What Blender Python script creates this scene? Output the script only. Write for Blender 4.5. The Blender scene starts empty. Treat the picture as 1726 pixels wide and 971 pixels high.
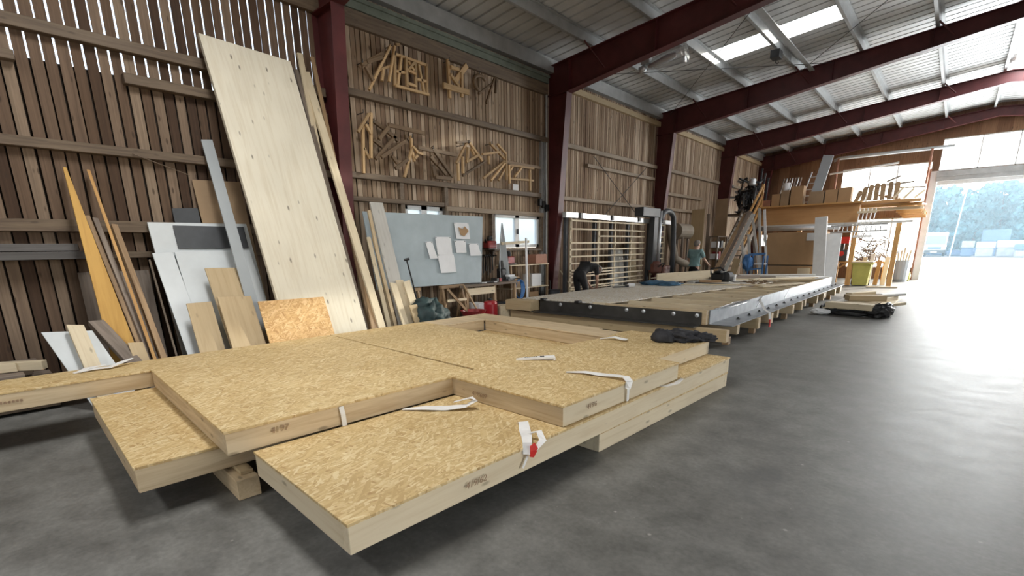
import bpy, bmesh, math, random
from mathutils import Vector as V, Matrix as Mx, noise as mnoise
R=math.radians
sc=bpy.context.scene
COL=sc.collection
rnd=random.Random(7)

# ------------------------------------------------------------------ camera
F_PX,PY=815.5,626.2
PITCH,ROLL,YAW=.2497,.0137,.7310
cd=bpy.data.cameras.new('camera'); cam=bpy.data.objects.new('camera',cd); COL.objects.link(cam)
fw=V((-math.sin(YAW),math.cos(YAW),0)); rt=V((math.cos(YAW),math.sin(YAW),0)); dn=V((0,0,-1))
f2=fw*math.cos(PITCH)+dn*math.sin(PITCH); d2=dn*math.cos(PITCH)-fw*math.sin(PITCH)
r3=rt*math.cos(ROLL)+d2*math.sin(ROLL); d3=d2*math.cos(ROLL)-rt*math.sin(ROLL)
m=Mx.Identity(4)
for i in range(3): m[i][0]=r3[i]; m[i][1]=-d3[i]; m[i][2]=-f2[i]
m[2][3]=1.6
cam.matrix_world=m
cd.sensor_fit='HORIZONTAL'; cd.sensor_width=36; cd.lens=F_PX/1726*36; cd.shift_y=(PY-485.5)/1726
cd.clip_start=.05; cd.clip_end=500
sc.camera=cam

# ------------------------------------------------------------------ sky, sun, daylight
SUN_EL,SUN_AZ=19.5,26
w=bpy.data.worlds.new('sky'); sc.world=w; w.use_nodes=True
nt=w.node_tree; nt.nodes.clear()
o=nt.nodes.new('ShaderNodeOutputWorld'); b=nt.nodes.new('ShaderNodeBackground'); s=nt.nodes.new('ShaderNodeTexSky')
s.sky_type='NISHITA'; s.sun_disc=False; s.sun_elevation=R(SUN_EL); s.sun_rotation=R(SUN_AZ); s.air_density=1.0; s.dust_density=2.5; s.ozone_density=1.0
b.inputs[1].default_value=.75
bw=nt.nodes.new('ShaderNodeRGBToBW'); mxn=nt.nodes.new('ShaderNodeMixRGB'); mxn.inputs[0].default_value=.6
nt.links.new(s.outputs[0],bw.inputs[0]); nt.links.new(s.outputs[0],mxn.inputs[1]); nt.links.new(bw.outputs[0],mxn.inputs[2]); nt.links.new(mxn.outputs[0],b.inputs[0]); nt.links.new(b.outputs[0],o.inputs[0])
sl=bpy.data.lights.new('sun','SUN'); sl.energy=9; sl.angle=R(1.2); sl.color=(1,.95,.86)
so=bpy.data.objects.new('sun',sl); COL.objects.link(so)
sd=V((math.sin(R(SUN_AZ))*math.cos(R(SUN_EL)),math.cos(R(SUN_AZ))*math.cos(R(SUN_EL)),math.sin(R(SUN_EL))))
so.rotation_euler=sd.to_track_quat('Z','Y').to_euler(); so.location=(10,60,40)
def area(name,loc,direction,sx,sy,power,col):
    l=bpy.data.lights.new(name,'AREA'); l.shape='RECTANGLE'; l.size=sx; l.size_y=sy; l.energy=power; l.color=col
    ob=bpy.data.objects.new(name,l); COL.objects.link(ob); ob.location=loc
    ob.rotation_euler=V(direction).to_track_quat('-Z','Z').to_euler(); return ob
area('daylight_side_door',(8.9,4.5,2.6),(-1,0,.12),8,4.2,290,(1,.97,.92))
area('daylight_front_door',(2.5,-7.6,2.4),(-.25,1,-.02),6,4,45,(1,.97,.93))
area('daylight_far_door',(2,28.0,2.1),(-.2,-1,.25),5.6,3.7,1300,(.9,.96,1))
area('added_top_light_near',(-3.96,2.05,6.2),(0,0,-1),2.7,.9,205,(1,.98,.94))  # added overhead fill, out of view, to brighten the left of the stack
area('added_top_light_rear',(-3.96,-3.75,6.2),(0,0,-1),2.7,.9,150,(1,.98,.94))  # second added fill, unseen behind the camera
area('daylight_ridge_light_far',(1.2,20.3,6.7),(0,0,-1),1.4,5.5,420,(.97,.98,1))
sc.view_settings.view_transform='Standard'; sc.view_settings.look='None'; sc.view_settings.gamma=1; sc.view_settings.use_curve_mapping=False
sc.view_settings.exposure=.2
sc.cycles.use_denoising=True
sc.cycles.max_bounces=7; sc.cycles.diffuse_bounces=4; sc.cycles.glossy_bounces=3; sc.cycles.transparent_max_bounces=12
sc.cycles.caustics_reflective=False; sc.cycles.caustics_refractive=False
sc.cycles.sample_clamp_indirect=6

# ------------------------------------------------------------------ materials
def newmat(name):
    mt=bpy.data.materials.new(name); mt.use_nodes=True
    n=mt.node_tree; bs=n.nodes['Principled BSDF']; return mt,n,bs
def N(n,t,**kw):
    x=n.nodes.new('ShaderNode'+t)
    for k,v in kw.items(): setattr(x,k,v)
    return x
def coords(n,scale,rot=(0,0,0)):
    tc=N(n,'TexCoord'); mp=N(n,'Mapping'); mp.inputs['Scale'].default_value=scale; mp.inputs['Rotation'].default_value=rot
    n.links.new(tc.outputs['Object'],mp.inputs[0]); return mp.outputs[0]
def ramp(n,fac,stops):
    r=N(n,'ValToRGB'); e=r.color_ramp.elements
    while len(e)<len(stops): e.new(.5)
    for el,(p,c) in zip(e,stops): el.position=p; el.color=(*c,1)
    n.links.new(fac,r.inputs[0]); return r.outputs[0]
def mix(n,fac,a,b,mode='MIX'):
    x=N(n,'MixRGB',blend_type=mode)
    for sck,v in ((x.inputs[0],fac),(x.inputs[1],a),(x.inputs[2],b)):
        if isinstance(v,(int,float)): sck.default_value=v
        elif isinstance(v,tuple): sck.default_value=(*v,1)
        else: n.links.new(v,sck)
    return x.outputs[0]
def noisef(n,vec,scale,detail=4,rough=.55,dist=0):
    x=N(n,'TexNoise'); x.inputs['Scale'].default_value=scale; x.inputs['Detail'].default_value=detail; x.inputs['Roughness'].default_value=rough; x.inputs['Distortion'].default_value=dist
    n.links.new(vec,x.inputs['Vector']); return x.outputs[0]
def bump(n,bs,h,strength,dist=.01):
    x=N(n,'Bump'); x.inputs['Strength'].default_value=strength; x.inputs['Distance'].default_value=dist
    n.links.new(h,x.inputs['Height']); n.links.new(x.outputs[0],bs.inputs['Normal'])
def wood(name,light,dark,axis='X',knots=.5,rough=.65,vary=.25,streak=1.0):
    mt,n,bs=newmat(name); k=.9
    sca={'X':(k,14,14),'Y':(14,k,14),'Z':(14,14,k)}[axis]
    info=N(n,'ObjectInfo'); add=N(n,'VectorMath',operation='ADD'); tc=N(n,'TexCoord')
    rv=N(n,'CombineXYZ'); mul=N(n,'Math',operation='MULTIPLY'); mul.inputs[1].default_value=37.0
    n.links.new(info.outputs['Random'],mul.inputs[0])
    for i in range(3): n.links.new(mul.outputs[0],rv.inputs[i])
    n.links.new(tc.outputs['Object'],add.inputs[0]); n.links.new(rv.outputs[0],add.inputs[1])
    mp=N(n,'Mapping'); mp.inputs['Scale'].default_value=sca; n.links.new(add.outputs[0],mp.inputs[0])
    g=noisef(n,mp.outputs[0],1.6,5,.6,.6)
    c=ramp(n,g,[(.3,tuple(dark)),(.62,tuple(light))] if streak>=1 else [(.15,tuple(dark)),(.55,tuple(light))])
    big=noisef(n,add.outputs[0],1.3,2)
    c=mix(n,.25,c,ramp(n,big,[(.35,(.75,.72,.68)),(.65,(1.1,1.08,1.05))]),'MULTIPLY')
    if knots>0:
        mp2=N(n,'Mapping'); ks={'X':(2.2,6,6),'Y':(6,2.2,6),'Z':(6,6,2.2)}[axis]; mp2.inputs['Scale'].default_value=ks
        n.links.new(add.outputs[0],mp2.inputs[0])
        vo=N(n,'TexVoronoi'); vo.inputs['Scale'].default_value=1.5; n.links.new(mp2.outputs[0],vo.inputs['Vector'])
        kf=ramp(n,vo.outputs['Distance'],[(.07,(knots,)*3),(.15,(0,0,0))])
        c=mix(n,kf,c,tuple(x*.35 for x in dark))
    br=N(n,'MapRange'); br.inputs['To Min'].default_value=1-vary; br.inputs['To Max'].default_value=1+vary*.4
    n.links.new(info.outputs['Random'],br.inputs[0])
    cc=N(n,'CombineXYZ')
    for i in range(3): n.links.new(br.outputs[0],cc.inputs[i])
    c=mix(n,1.0,c,cc.outputs[0],'MULTIPLY')
    n.links.new(c,bs.inputs['Base Color']); bs.inputs['Roughness'].default_value=rough
    bump(n,bs,g,.15,.004); return mt
def plain(name,col,rough=.6,metal=0,var=.12,scale=6,bumpy=0):
    mt,n,bs=newmat(name); v=coords(n,(1,1,1)); g=noisef(n,v,scale,4)
    c=ramp(n,g,[(.3,tuple(x*(1-var) for x in col)),(.7,tuple(min(1,x*(1+var)) for x in col))])
    n.links.new(c,bs.inputs['Base Color']); bs.inputs['Roughness'].default_value=rough; bs.inputs['Metallic'].default_value=metal
    if bumpy: bump(n,bs,g,bumpy,.01)
    return mt
def osb(name,tint=(1,1,1)):
    mt,n,bs=newmat(name); c=None; hts=None
    base=[(.50,.355,.155),(.60,.45,.21),(.66,.52,.275),(.42,.275,.11),(.74,.62,.36)]
    for i,(a,sx,sy) in enumerate([(15,10,62),(75,12,72),(140,9,55),(105,15,84)]):
        tc=N(n,'TexCoord'); wv=N(n,'TexNoise'); wv.inputs['Scale'].default_value=3.0; n.links.new(tc.outputs['Object'],wv.inputs['Vector'])
        ad=N(n,'MixRGB'); ad.blend_type='ADD'; ad.inputs[0].default_value=.06
        n.links.new(tc.outputs['Object'],ad.inputs[1]); n.links.new(wv.outputs['Color'],ad.inputs[2])
        mp=N(n,'Mapping'); mp.vector_type='TEXTURE'; mp.inputs['Rotation'].default_value=(0,0,R(a)); mp.inputs['Scale'].default_value=(1/sx,1/sy,.05)
        n.links.new(ad.outputs[0],mp.inputs[0])
        vo=N(n,'TexVoronoi'); vo.inputs['Scale'].default_value=1; n.links.new(mp.outputs[0],vo.inputs['Vector'])
        sp=N(n,'SeparateXYZ'); n.links.new(vo.outputs['Color'],sp.inputs[0])
        cc=ramp(n,sp.outputs[0],[(0,base[(i+3)%5]),(.3,base[0]),(.55,base[1]),(.8,base[2]),(1,base[4])])
        if c is None: c=cc
        else:
            th=N(n,'Math',operation='GREATER_THAN'); th.inputs[1].default_value=.62; n.links.new(sp.outputs[1],th.inputs[0])
            c=mix(n,th.outputs[0],c,cc)
    v=coords(n,(1,1,1)); g=noisef(n,v,1.1,3)
    c=mix(n,.5,c,ramp(n,g,[(.35,(.86,.83,.78)),(.65,(1.06,1.05,1.04))]),'MULTIPLY')
    c=mix(n,1.0,c,tint,'MULTIPLY')
    n.links.new(c,bs.inputs['Base Color']); bs.inputs['Roughness'].default_value=.55
    return mt
def old_boards(name,axis,pitch,cols,off=0):
    # weathered vertical boards: every board its own tone, streaks along the grain
    mt,n,bs=newmat(name); tc=N(n,'TexCoord'); sp=N(n,'SeparateXYZ'); n.links.new(tc.outputs['Object'],sp.inputs[0])
    dv=N(n,'Math',operation='DIVIDE'); dv.inputs[1].default_value=pitch
    ad=N(n,'Math',operation='ADD'); ad.inputs[1].default_value=off
    n.links.new(sp.outputs[axis],ad.inputs[0]); n.links.new(ad.outputs[0],dv.inputs[0])
    fl=N(n,'Math',operation='FLOOR'); n.links.new(dv.outputs[0],fl.inputs[0])
    wn=N(n,'TexWhiteNoise',noise_dimensions='1D'); n.links.new(fl.outputs[0],wn.inputs['W'])
    c=ramp(n,wn.outputs['Value'],[(0,cols[0]),(.35,cols[1]),(.7,cols[2]),(1,cols[3])])
    mp=N(n,'Mapping'); mp.inputs['Scale'].default_value=(22,22,.8) ; n.links.new(tc.outputs['Object'],mp.inputs[0])
    g=noisef(n,mp.outputs[0],1.5,5,.6,.5)
    c=mix(n,.7,c,ramp(n,g,[(.3,(.55,.52,.5)),(.7,(1.2,1.18,1.15))]),'MULTIPLY')
    mp2=N(n,'Mapping'); mp2.inputs['Scale'].default_value=(8,8,2.6); n.links.new(tc.outputs['Object'],mp2.inputs[0])
    vo=N(n,'TexVoronoi'); vo.inputs['Scale'].default_value=1.2; n.links.new(mp2.outputs[0],vo.inputs['Vector'])
    kf=ramp(n,vo.outputs['Distance'],[(.08,(.7,.7,.7)),(.16,(0,0,0))])
    c=mix(n,kf,c,(.045,.028,.018))
    n.links.new(c,bs.inputs['Base Color']); bs.inputs['Roughness'].default_value=.85
    return mt
def concrete(name):
    mt,n,bs=newmat(name); v=coords(n,(1,1,1))
    g=noisef(n,v,.35,6,.6,.4); h=noisef(n,v,3.5,8,.65); k=noisef(n,v,30,3)
    c=ramp(n,g,[(.3,(.112,.110,.101)),(.5,(.150,.149,.140)),(.72,(.205,.205,.197))])
    c=mix(n,.55,c,ramp(n,h,[(.34,(.48,.48,.47)),(.62,(1.3,1.3,1.29))]),'MULTIPLY')
    c=mix(n,.5,c,ramp(n,k,[(.3,(.7,.7,.7)),(.7,(1.22,1.22,1.22))]),'MULTIPLY')
    vo=N(n,'TexVoronoi'); vo.inputs['Scale'].default_value=3.2; n.links.new(v,vo.inputs['Vector'])
    sp=ramp(n,vo.outputs['Distance'],[(.025,(.8,.8,.8)),(.045,(0,0,0))])
    c=mix(n,sp,c,(.32,.31,.29))
    vo2=N(n,'TexVoronoi'); vo2.inputs['Scale'].default_value=11; n.links.new(v,vo2.inputs['Vector'])
    sp2=ramp(n,vo2.outputs['Distance'],[(.035,(.7,.7,.7)),(.06,(0,0,0))])
    c=mix(n,sp2,c,(.25,.245,.235))
    st=noisef(n,v,.9,2,.4,1.5); c=mix(n,ramp(n,st,[(.66,(0,0,0)),(.74,(.45,.45,.45))]),c,(.08,.082,.08))
    n.links.new(c,bs.inputs['Base Color'])
    r=N(n,'MapRange'); r.inputs['To Min'].default_value=.42; r.inputs['To Max'].default_value=.62; n.links.new(h,r.inputs[0]); n.links.new(r.outputs[0],bs.inputs['Roughness'])
    bump(n,bs,k,.12,.004); return mt
M={}
M['osb']=osb('osb_board',(1.02,1.0,1.02)); M['osb_grey']=osb('dusty_osb_board',(1.12,1.38,2.45)); M['osb_warm']=osb('warm_osb_board',(1.05,.88,.80))
M['spruce']=wood('spruce_timber',(.66,.53,.35),(.50,.37,.22),knots=.6,vary=.12)
M['pale']=wood('pale_spruce_board',(.73,.63,.455),(.61,.49,.315),knots=.55,vary=.12,streak=.5)
M['clt']=wood('pale_spruce_panel',(.70,.655,.54),(.585,.515,.39),knots=.95,vary=.0,streak=.5)
M['greypale']=wood('silvery_spruce_board',(.56,.55,.52),(.45,.43,.39),knots=.4,vary=.1,streak=.5)
M['tan']=wood('tan_plywood',(.52,.40,.24),(.42,.31,.17),knots=.3,vary=.1,streak=.5)
M['yellow']=wood('yellow_formwork_board',(.60,.35,.085),(.48,.26,.055),knots=.3,vary=.1,streak=.5)
M['oldplank']=wood('aged_plank',(.40,.27,.15),(.26,.165,.09),knots=.4,vary=.3)
M['orange']=wood('orange_larch',(.60,.35,.13),(.44,.23,.075),knots=.3,vary=.15)
M['greyed']=wood('weathered_grey_timber',(.27,.22,.18),(.16,.125,.10),knots=.4,vary=.2)
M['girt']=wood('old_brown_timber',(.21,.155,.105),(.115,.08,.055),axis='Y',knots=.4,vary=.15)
M['girtX']=wood('old_brown_beam',(.20,.15,.105),(.11,.08,.055),knots=.4,vary=.25)
M['greydark']=wood('dark_grey_beam',(.13,.125,.125),(.085,.08,.08),axis='Y',knots=0,vary=.2)
M['model']=wood('honey_model_wood',(.68,.47,.25),(.52,.33,.16),knots=0,vary=.3)
M['modeldark']=wood('dark_model_wood',(.24,.16,.09),(.15,.095,.055),knots=0,vary=.3)
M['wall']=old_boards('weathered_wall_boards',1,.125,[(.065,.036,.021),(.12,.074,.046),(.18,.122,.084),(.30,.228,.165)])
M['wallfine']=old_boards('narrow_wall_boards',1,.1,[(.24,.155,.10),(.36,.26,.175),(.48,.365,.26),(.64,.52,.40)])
M['gable']=old_boards('gable_boards',0,.45,[(.20,.11,.065),(.24,.135,.08),(.29,.17,.10),(.33,.20,.12)])
M['backing']=plain('dark_backing',(.028,.02,.015),.95)
M['red']=plain('oxide_red_steel',(.095,.02,.021),.5,0,.25,3)
M['galv']=plain('galvanised_steel',(.42,.43,.43),.45,.35,.12,5)
M['roof']=plain('roof_sheet_steel',(.62,.62,.615),.42,.15,.12,1.5)
M['concrete']=concrete('dusty_concrete')
M['white']=plain('white_paint',(.74,.75,.75),.45,0,.06)
M['whitesheet']=plain('white_coated_sheet',(.62,.66,.68),.4,0,.08,2.5)
M['greysheet']=plain('grey_coated_sheet',(.36,.39,.41),.4,0,.06,2)
M['board']=plain('blue_grey_pin_board',(.40,.47,.505),.7,0,.08,3)
M['charcoal']=plain('charcoal_panel',(.055,.06,.068),.5,0,.2,4)
M['black']=plain('black_plastic',(.012,.012,.013),.45,0,.3,8)
M['blackcloth']=plain('black_cloth',(.010,.010,.012),.8,0,.3,14)
M['jacket']=plain('charcoal_jacket_fabric',(.02,.02,.024),.75,0,.4,20)
M['teal']=plain('teal_shirt_cotton',(.19,.31,.32),.85,0,.12,12)
M['skin']=plain('skin',(.55,.33,.24),.55,0,.06,10)
M['hair']=plain('grey_hair',(.22,.20,.18),.8,0,.3,30)
M['hairdark']=plain('dark_hair',(.06,.045,.035),.8,0,.3,30)
M['strap']=plain('white_lifting_strap',(.80,.79,.77),.7,0,.05,20)
M['paper']=plain('white_paper',(.80,.81,.83),.8,0,.03,6)
M['ink']=plain('dark_pencil',(.30,.20,.125),.8)
M['printink']=plain('black_print',(.015,.015,.015),.8)
M['redplast']=plain('red_plastic',(.62,.025,.02),.4,0,.1)
M['redcan']=plain('dark_red_enamel',(.33,.012,.02),.35,0,.1)
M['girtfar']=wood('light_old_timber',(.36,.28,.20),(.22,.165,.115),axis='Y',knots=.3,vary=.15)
M['redpaint']=plain('red_machine_paint',(.30,.03,.03),.4,0,.3,9)
M['steel']=plain('mill_scale_steel',(.075,.073,.07),.42,.5,.3,3)
M['zinc']=plain('bright_zinc_steel',(.20,.215,.235),.45,.45,.3,4)
M['alu']=plain('aluminium',(.62,.64,.66),.35,.6,.08)
M['bluepaint']=plain('blue_paint',(.08,.22,.50),.45,0,.12)
M['bluecloth']=plain('blue_fabric',(.05,.13,.22),.8,0,.35,9)
M['tarp']=plain('dark_green_tarpaulin',(.016,.036,.038),.65,0,.4,8)
M['card']=plain('brown_cardboard',(.40,.25,.13),.8,0,.07,3)
M['carddull']=plain('dull_cardboard',(.33,.23,.14),.85,0,.1,3)
M['mezz']=wood('orange_pine_boarding',(.52,.29,.12),(.42,.21,.08),knots=.3,vary=.1,streak=.5)
M['olive']=plain('olive_yellow_plastic',(.42,.40,.10),.5,0,.1,5)
M['duct']=plain('beige_flexible_duct',(.34,.29,.23),.6,0,.1,6)
M['motor']=plain('brown_red_motor_paint',(.14,.05,.035),.5,0,.3,7)
M['gravel']=plain('pale_gravel_yard',(.62,.62,.60),.9,0,.12,.4)
M['leaf']=plain('haze_tinted_foliage',(.10,.25,.30),.7,0,.6,.9)  # blue of flare and haze is mixed into the leaf colour
M['bark']=plain('bark',(.10,.08,.07),.9,0,.3,4)
M['vanwhite']=plain('white_van_paint',(.78,.80,.82),.25,0,.03)
M['rubber']=plain('black_rubber',(.015,.015,.015),.8)
M['tarpblue']=plain('blue_yard_cover',(.16,.28,.48),.6,0,.12,2)
M['stone']=plain('pale_stone_blocks',(.52,.56,.60),.85,0,.2,2)
M['green']=plain('grey_green_gutter',(.20,.23,.19),.5,.2,.2,4)
M['redgrey']=plain('red_brown_clay',(.36,.17,.11),.7,0,.15,6)
def glass(name,col=(.9,.95,.97),rough=.02,mixf=.12):
    mt=bpy.data.materials.new(name); mt.use_nodes=True; n=mt.node_tree; n.nodes.clear()
    o=N(n,'OutputMaterial'); t=N(n,'BsdfTransparent'); t.inputs[0].default_value=(*col,1); g=N(n,'BsdfGlossy'); g.inputs['Roughness'].default_value=rough
    x=N(n,'MixShader'); x.inputs[0].default_value=mixf
    n.links.new(t.outputs[0],x.inputs[1]); n.links.new(g.outputs[0],x.inputs[2]); n.links.new(x.outputs[0],o.inputs[0]); return mt
M['glass']=glass('clear_glass')
def translucent(name,col,tf=.6):
    mt=bpy.data.materials.new(name); mt.use_nodes=True; n=mt.node_tree; n.nodes.clear()
    o=N(n,'OutputMaterial'); t=N(n,'BsdfTranslucent'); t.inputs[0].default_value=(*col,1); d=N(n,'BsdfTransparent'); d.inputs[0].default_value=(*col,1)
    x=N(n,'MixShader'); x.inputs[0].default_value=tf
    n.links.new(d.outputs[0],x.inputs[1]); n.links.new(t.outputs[0],x.inputs[2]); n.links.new(x.outputs[0],o.inputs[0]); return mt
M['skylight']=translucent('translucent_skylight_sheet',(.95,.96,.93))
M['frost']=translucent('hazy_window_glass',(.9,.94,.95),.55)
M['film']=glass('clear_plastic_film',(.88,.9,.92),.25,.35)

# ------------------------------------------------------------------ builders
class MB:
    def __init__(s): s.v=[]; s.f=[]
    def box(s,x0,x1,y0,y1,z0,z1):
        b=len(s.v)
        s.v+=[(x0,y0,z0),(x1,y0,z0),(x1,y1,z0),(x0,y1,z0),(x0,y0,z1),(x1,y0,z1),(x1,y1,z1),(x0,y1,z1)]
        s.f+=[tuple(b+i for i in q) for q in ((3,2,1,0),(4,5,6,7),(0,1,5,4),(1,2,6,5),(2,3,7,6),(3,0,4,7))]; return s
    def bar(s,a,b_,w,h,up=(0,0,1)):
        a=V(a);b2=V(b_); d=(b2-a).normalized(); up=V(up)
        if abs(d.dot(up))>.98: up=V((1,0,0))
        y=up.cross(d).normalized(); z=d.cross(y); i=len(s.v)
        for p in (a,b2):
            for sy,sz in ((-1,-1),(1,-1),(1,1),(-1,1)): s.v.append(tuple(p+y*sy*w/2+z*sz*h/2))
        s.f+=[tuple(i+k for k in q) for q in ((0,3,2,1),(4,5,6,7),(0,1,5,4),(1,2,6,5),(2,3,7,6),(3,0,4,7))]; return s
    def tube(s,pts,r,seg=8):
        pts=[V(p) for p in pts]; rs=r if isinstance(r,(list,tuple)) else [r]*len(pts); i0=len(s.v); prev=None
        for k,p in enumerate(pts):
            d=(pts[min(k+1,len(pts)-1)]-pts[max(k-1,0)]).normalized()
            if prev is None:
                u=V((0,0,1)) if abs(d.z)<.9 else V((1,0,0)); x=u.cross(d).normalized()
            else: x=(prev-d*prev.dot(d)).normalized()
            prev=x; y=d.cross(x)
            for j in range(seg):
                a=2*math.pi*j/seg; s.v.append(tuple(p+(x*math.cos(a)+y*math.sin(a))*rs[k]))
        for k in range(len(pts)-1):
            for j in range(seg):
                a=i0+k*seg+j; b=i0+k*seg+(j+1)%seg; s.f.append((a,b,b+seg,a+seg))
        s.f.append(tuple(i0+j for j in reversed(range(seg)))); e=i0+(len(pts)-1)*seg; s.f.append(tuple(e+j for j in range(seg))); return s
    def lathe(s,c,prof,seg=14):
        i0=len(s.v)
        for r,z in prof:
            for j in range(seg):
                a=2*math.pi*j/seg; s.v.append((c[0]+r*math.cos(a),c[1]+r*math.sin(a),c[2]+z))
        for k in range(len(prof)-1):
            for j in range(seg):
                a=i0+k*seg+j;b=i0+k*seg+(j+1)%seg; s.f.append((a,b,b+seg,a+seg))
        s.f.append(tuple(i0+j for j in reversed(range(seg)))); e=i0+(len(prof)-1)*seg; s.f.append(tuple(e+j for j in range(seg))); return s
    def prism(s,poly,z0,z1,T=None):
        i=len(s.v); n=len(poly); T=T or (lambda x,y,z:(x,y,z))
        for z in (z0,z1):
            for p in poly: s.v.append(T(p[0],p[1],z))
        s.f.append(tuple(i+k for k in reversed(range(n)))); s.f.append(tuple(i+n+k for k in range(n)))
        for k in range(n): a=i+k;b=i+(k+1)%n; s.f.append((a,b,b+n,a+n))
        return s
    def quad(s,*p):
        i=len(s.v); s.v+=[tuple(q) for q in p]; s.f.append(tuple(range(i,i+len(p)))); return s
    def mesh(s,name):
        me=bpy.data.meshes.new(name); me.from_pydata(s.v,[],s.f); me.validate(); me.update()
        bm=bmesh.new(); bm.from_mesh(me); bmesh.ops.recalc_face_normals(bm,faces=bm.faces); bm.to_mesh(me); bm.free(); return me
WM={}
def link(name,me,mat,parent=None,world=None,smooth=False,bevel=0):
    ob=bpy.data.objects.new(name,me); COL.objects.link(ob)
    if mat: me.materials.append(M[mat] if isinstance(mat,str) else mat)
    wmx=world or Mx.Identity(4)
    if parent: ob.parent=parent; ob.matrix_basis=WM[parent.name].inverted()@wmx
    else: ob.matrix_basis=wmx
    WM[ob.name]=wmx
    if smooth:
        for p in me.polygons: p.use_smooth=True
    if bevel:
        bv=ob.modifiers.new('bevel','BEVEL'); bv.width=bevel; bv.segments=1; bv.limit_method='ANGLE'
    return ob
def build(name,mb,mat,parent=None,origin=None,smooth=False,bevel=0):
    if origin is None and not parent and mb.v:
        xs=[p[0] for p in mb.v]; ys=[p[1] for p in mb.v]; zs=[p[2] for p in mb.v]
        origin=((min(xs)+max(xs))/2,(min(ys)+max(ys))/2,min(zs))
    if origin: mb.v=[(p[0]-origin[0],p[1]-origin[1],p[2]-origin[2]) for p in mb.v]
    return link(name,mb.mesh(name),mat,parent,Mx.Translation(origin) if origin else None,smooth,bevel)
def tag(ob,label,cat,group=None,kind=None):
    ob['label']=label; ob['category']=cat
    if group: ob['group']=group
    if kind: ob['kind']=kind
    return ob
def struct(name,mb,mat,parent=None,**k):
    ob=build(name,mb,mat,parent,origin=(0,0,0) if not parent else None,**k); ob['kind']='structure'; return ob
def thing(name,label,cat,loc,rz=0,group=None):
    ob=bpy.data.objects.new(name,None); COL.objects.link(ob); wmx=Mx.Translation(loc)@Mx.Rotation(rz,4,'Z')
    ob.matrix_basis=wmx; WM[ob.name]=wmx; ob.empty_display_size=.1
    return tag(ob,label,cat,group)
def frame_mx(o,x,n):
    # local X along x, local Z along n
    x=V(x).normalized(); n=V(n); n=(n-x*n.dot(x)).normalized(); y=n.cross(x)
    mt=Mx.Identity(4)
    for i in range(3): mt[i][0]=x[i]; mt[i][1]=y[i]; mt[i][2]=n[i]; mt[i][3]=o[i]
    return mt
def beam(name,a,b_,w,h,mat,parent=None,up=(0,0,1),bevel=.003):
    # timber from a to b, width w across, height h along 'up'; grain along local X
    a=V(a); b2=V(b_); d=b2-a; up=V(up)
    if abs(d.normalized().dot(up.normalized()))>.98: up=V((1,0,0))
    mt=frame_mx(a,d,up); L=d.length
    me=MB().box(0,L,-w/2,w/2,-h/2,h/2).mesh(name)
    return link(name,me,mat,parent,mt,bevel=min(bevel,w*.2,h*.2))
def lean(name,TL,TR,base,th,mat,label,cat='board',group=None,slope=None,parent=None,bl=None,br=None,bevel=.002):
    # a board standing on the floor: top corners, and the point on the floor below TL; 'bl','br' shift lower corners for tapered boards
    TL=V(TL);TR=V(TR); B=V(base); x=(B-TL); wv=(TR-TL); n=x.cross(wv).normalized()
    if n.x<0: n=-n
    mt=frame_mx(TL,x,n); inv=mt.inverted()
    BL=B; BR=B+wv
    if bl is not None: BL=V(bl); BR=V(br)
    q=[inv@p for p in (TL,BL,BR,TR)]
    poly=[(p.x,p.y) for p in q]
    me=MB().prism(poly,-th,0).mesh(name)
    ob=link(name,me,mat,parent,mt,bevel=bevel)
    if label: tag(ob,label,cat,group)
    return ob
def ico(c,r,sub=2,amp=.0,fr=1.0,scale=(1,1,1),seed=0,flat=None):
    bm=bmesh.new(); bmesh.ops.create_icosphere(bm,subdivisions=sub,radius=1)
    mb=MB(); off=V((seed*7.3,seed*3.1,seed*1.7))
    for v in bm.verts:
        p=v.co.copy(); k=1+amp*mnoise.fractal(p*fr+off,1.0,2.0,4)
        p=V((p.x*r*scale[0]*k,p.y*r*scale[1]*k,p.z*r*scale[2]*k))
        if flat is not None: p.z=max(p.z,flat)
        mb.v.append((c[0]+p.x,c[1]+p.y,c[2]+p.z))
    mb.f=[tuple(v.index for v in f.verts) for f in bm.faces]; bm.free(); return mb
def ribbon(pts,width,th=.004,side=None):
    # flat band along pts; side[i] = direction across the band
    mb=MB(); pts=[V(p) for p in pts]; n=len(pts)
    for i,p in enumerate(pts):
        d=(pts[min(i+1,n-1)]-pts[max(i-1,0)]).normalized()
        s=V(side[i]) if side else V((0,0,1)).cross(d)
        s=(s-d*s.dot(d)).normalized()*(width if not isinstance(width,(list,tuple)) else width[i])/2; u=d.cross(s).normalized()*th/2
        mb.v+=[tuple(p-s-u),tuple(p+s-u),tuple(p+s+u),tuple(p-s+u)]
    for i in range(n-1):
        a=i*4
        for j in range(4): k=(j+1)%4; mb.f.append((a+j,a+k,a+4+k,a+4+j))
    mb.f+=[(3,2,1,0),(4*n-4,4*n-3,4*n-2,4*n-1)]
    return mb
def text(name,body,size,loc,x,n,mat,parent=None,shear=.15):
    cu=bpy.data.curves.new(name,'FONT'); cu.body=body; cu.size=size; cu.extrude=.0006; cu.shear=shear; cu.align_x='LEFT'
    tmp=bpy.data.objects.new('tmp',cu); COL.objects.link(tmp); bpy.context.view_layer.update()
    me=bpy.data.meshes.new_from_object(tmp.evaluated_get(bpy.context.evaluated_depsgraph_get())); bpy.data.objects.remove(tmp)
    me.materials.clear(); me.name=name
    return link(name,me,mat,parent,frame_mx(loc,x,n))

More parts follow.
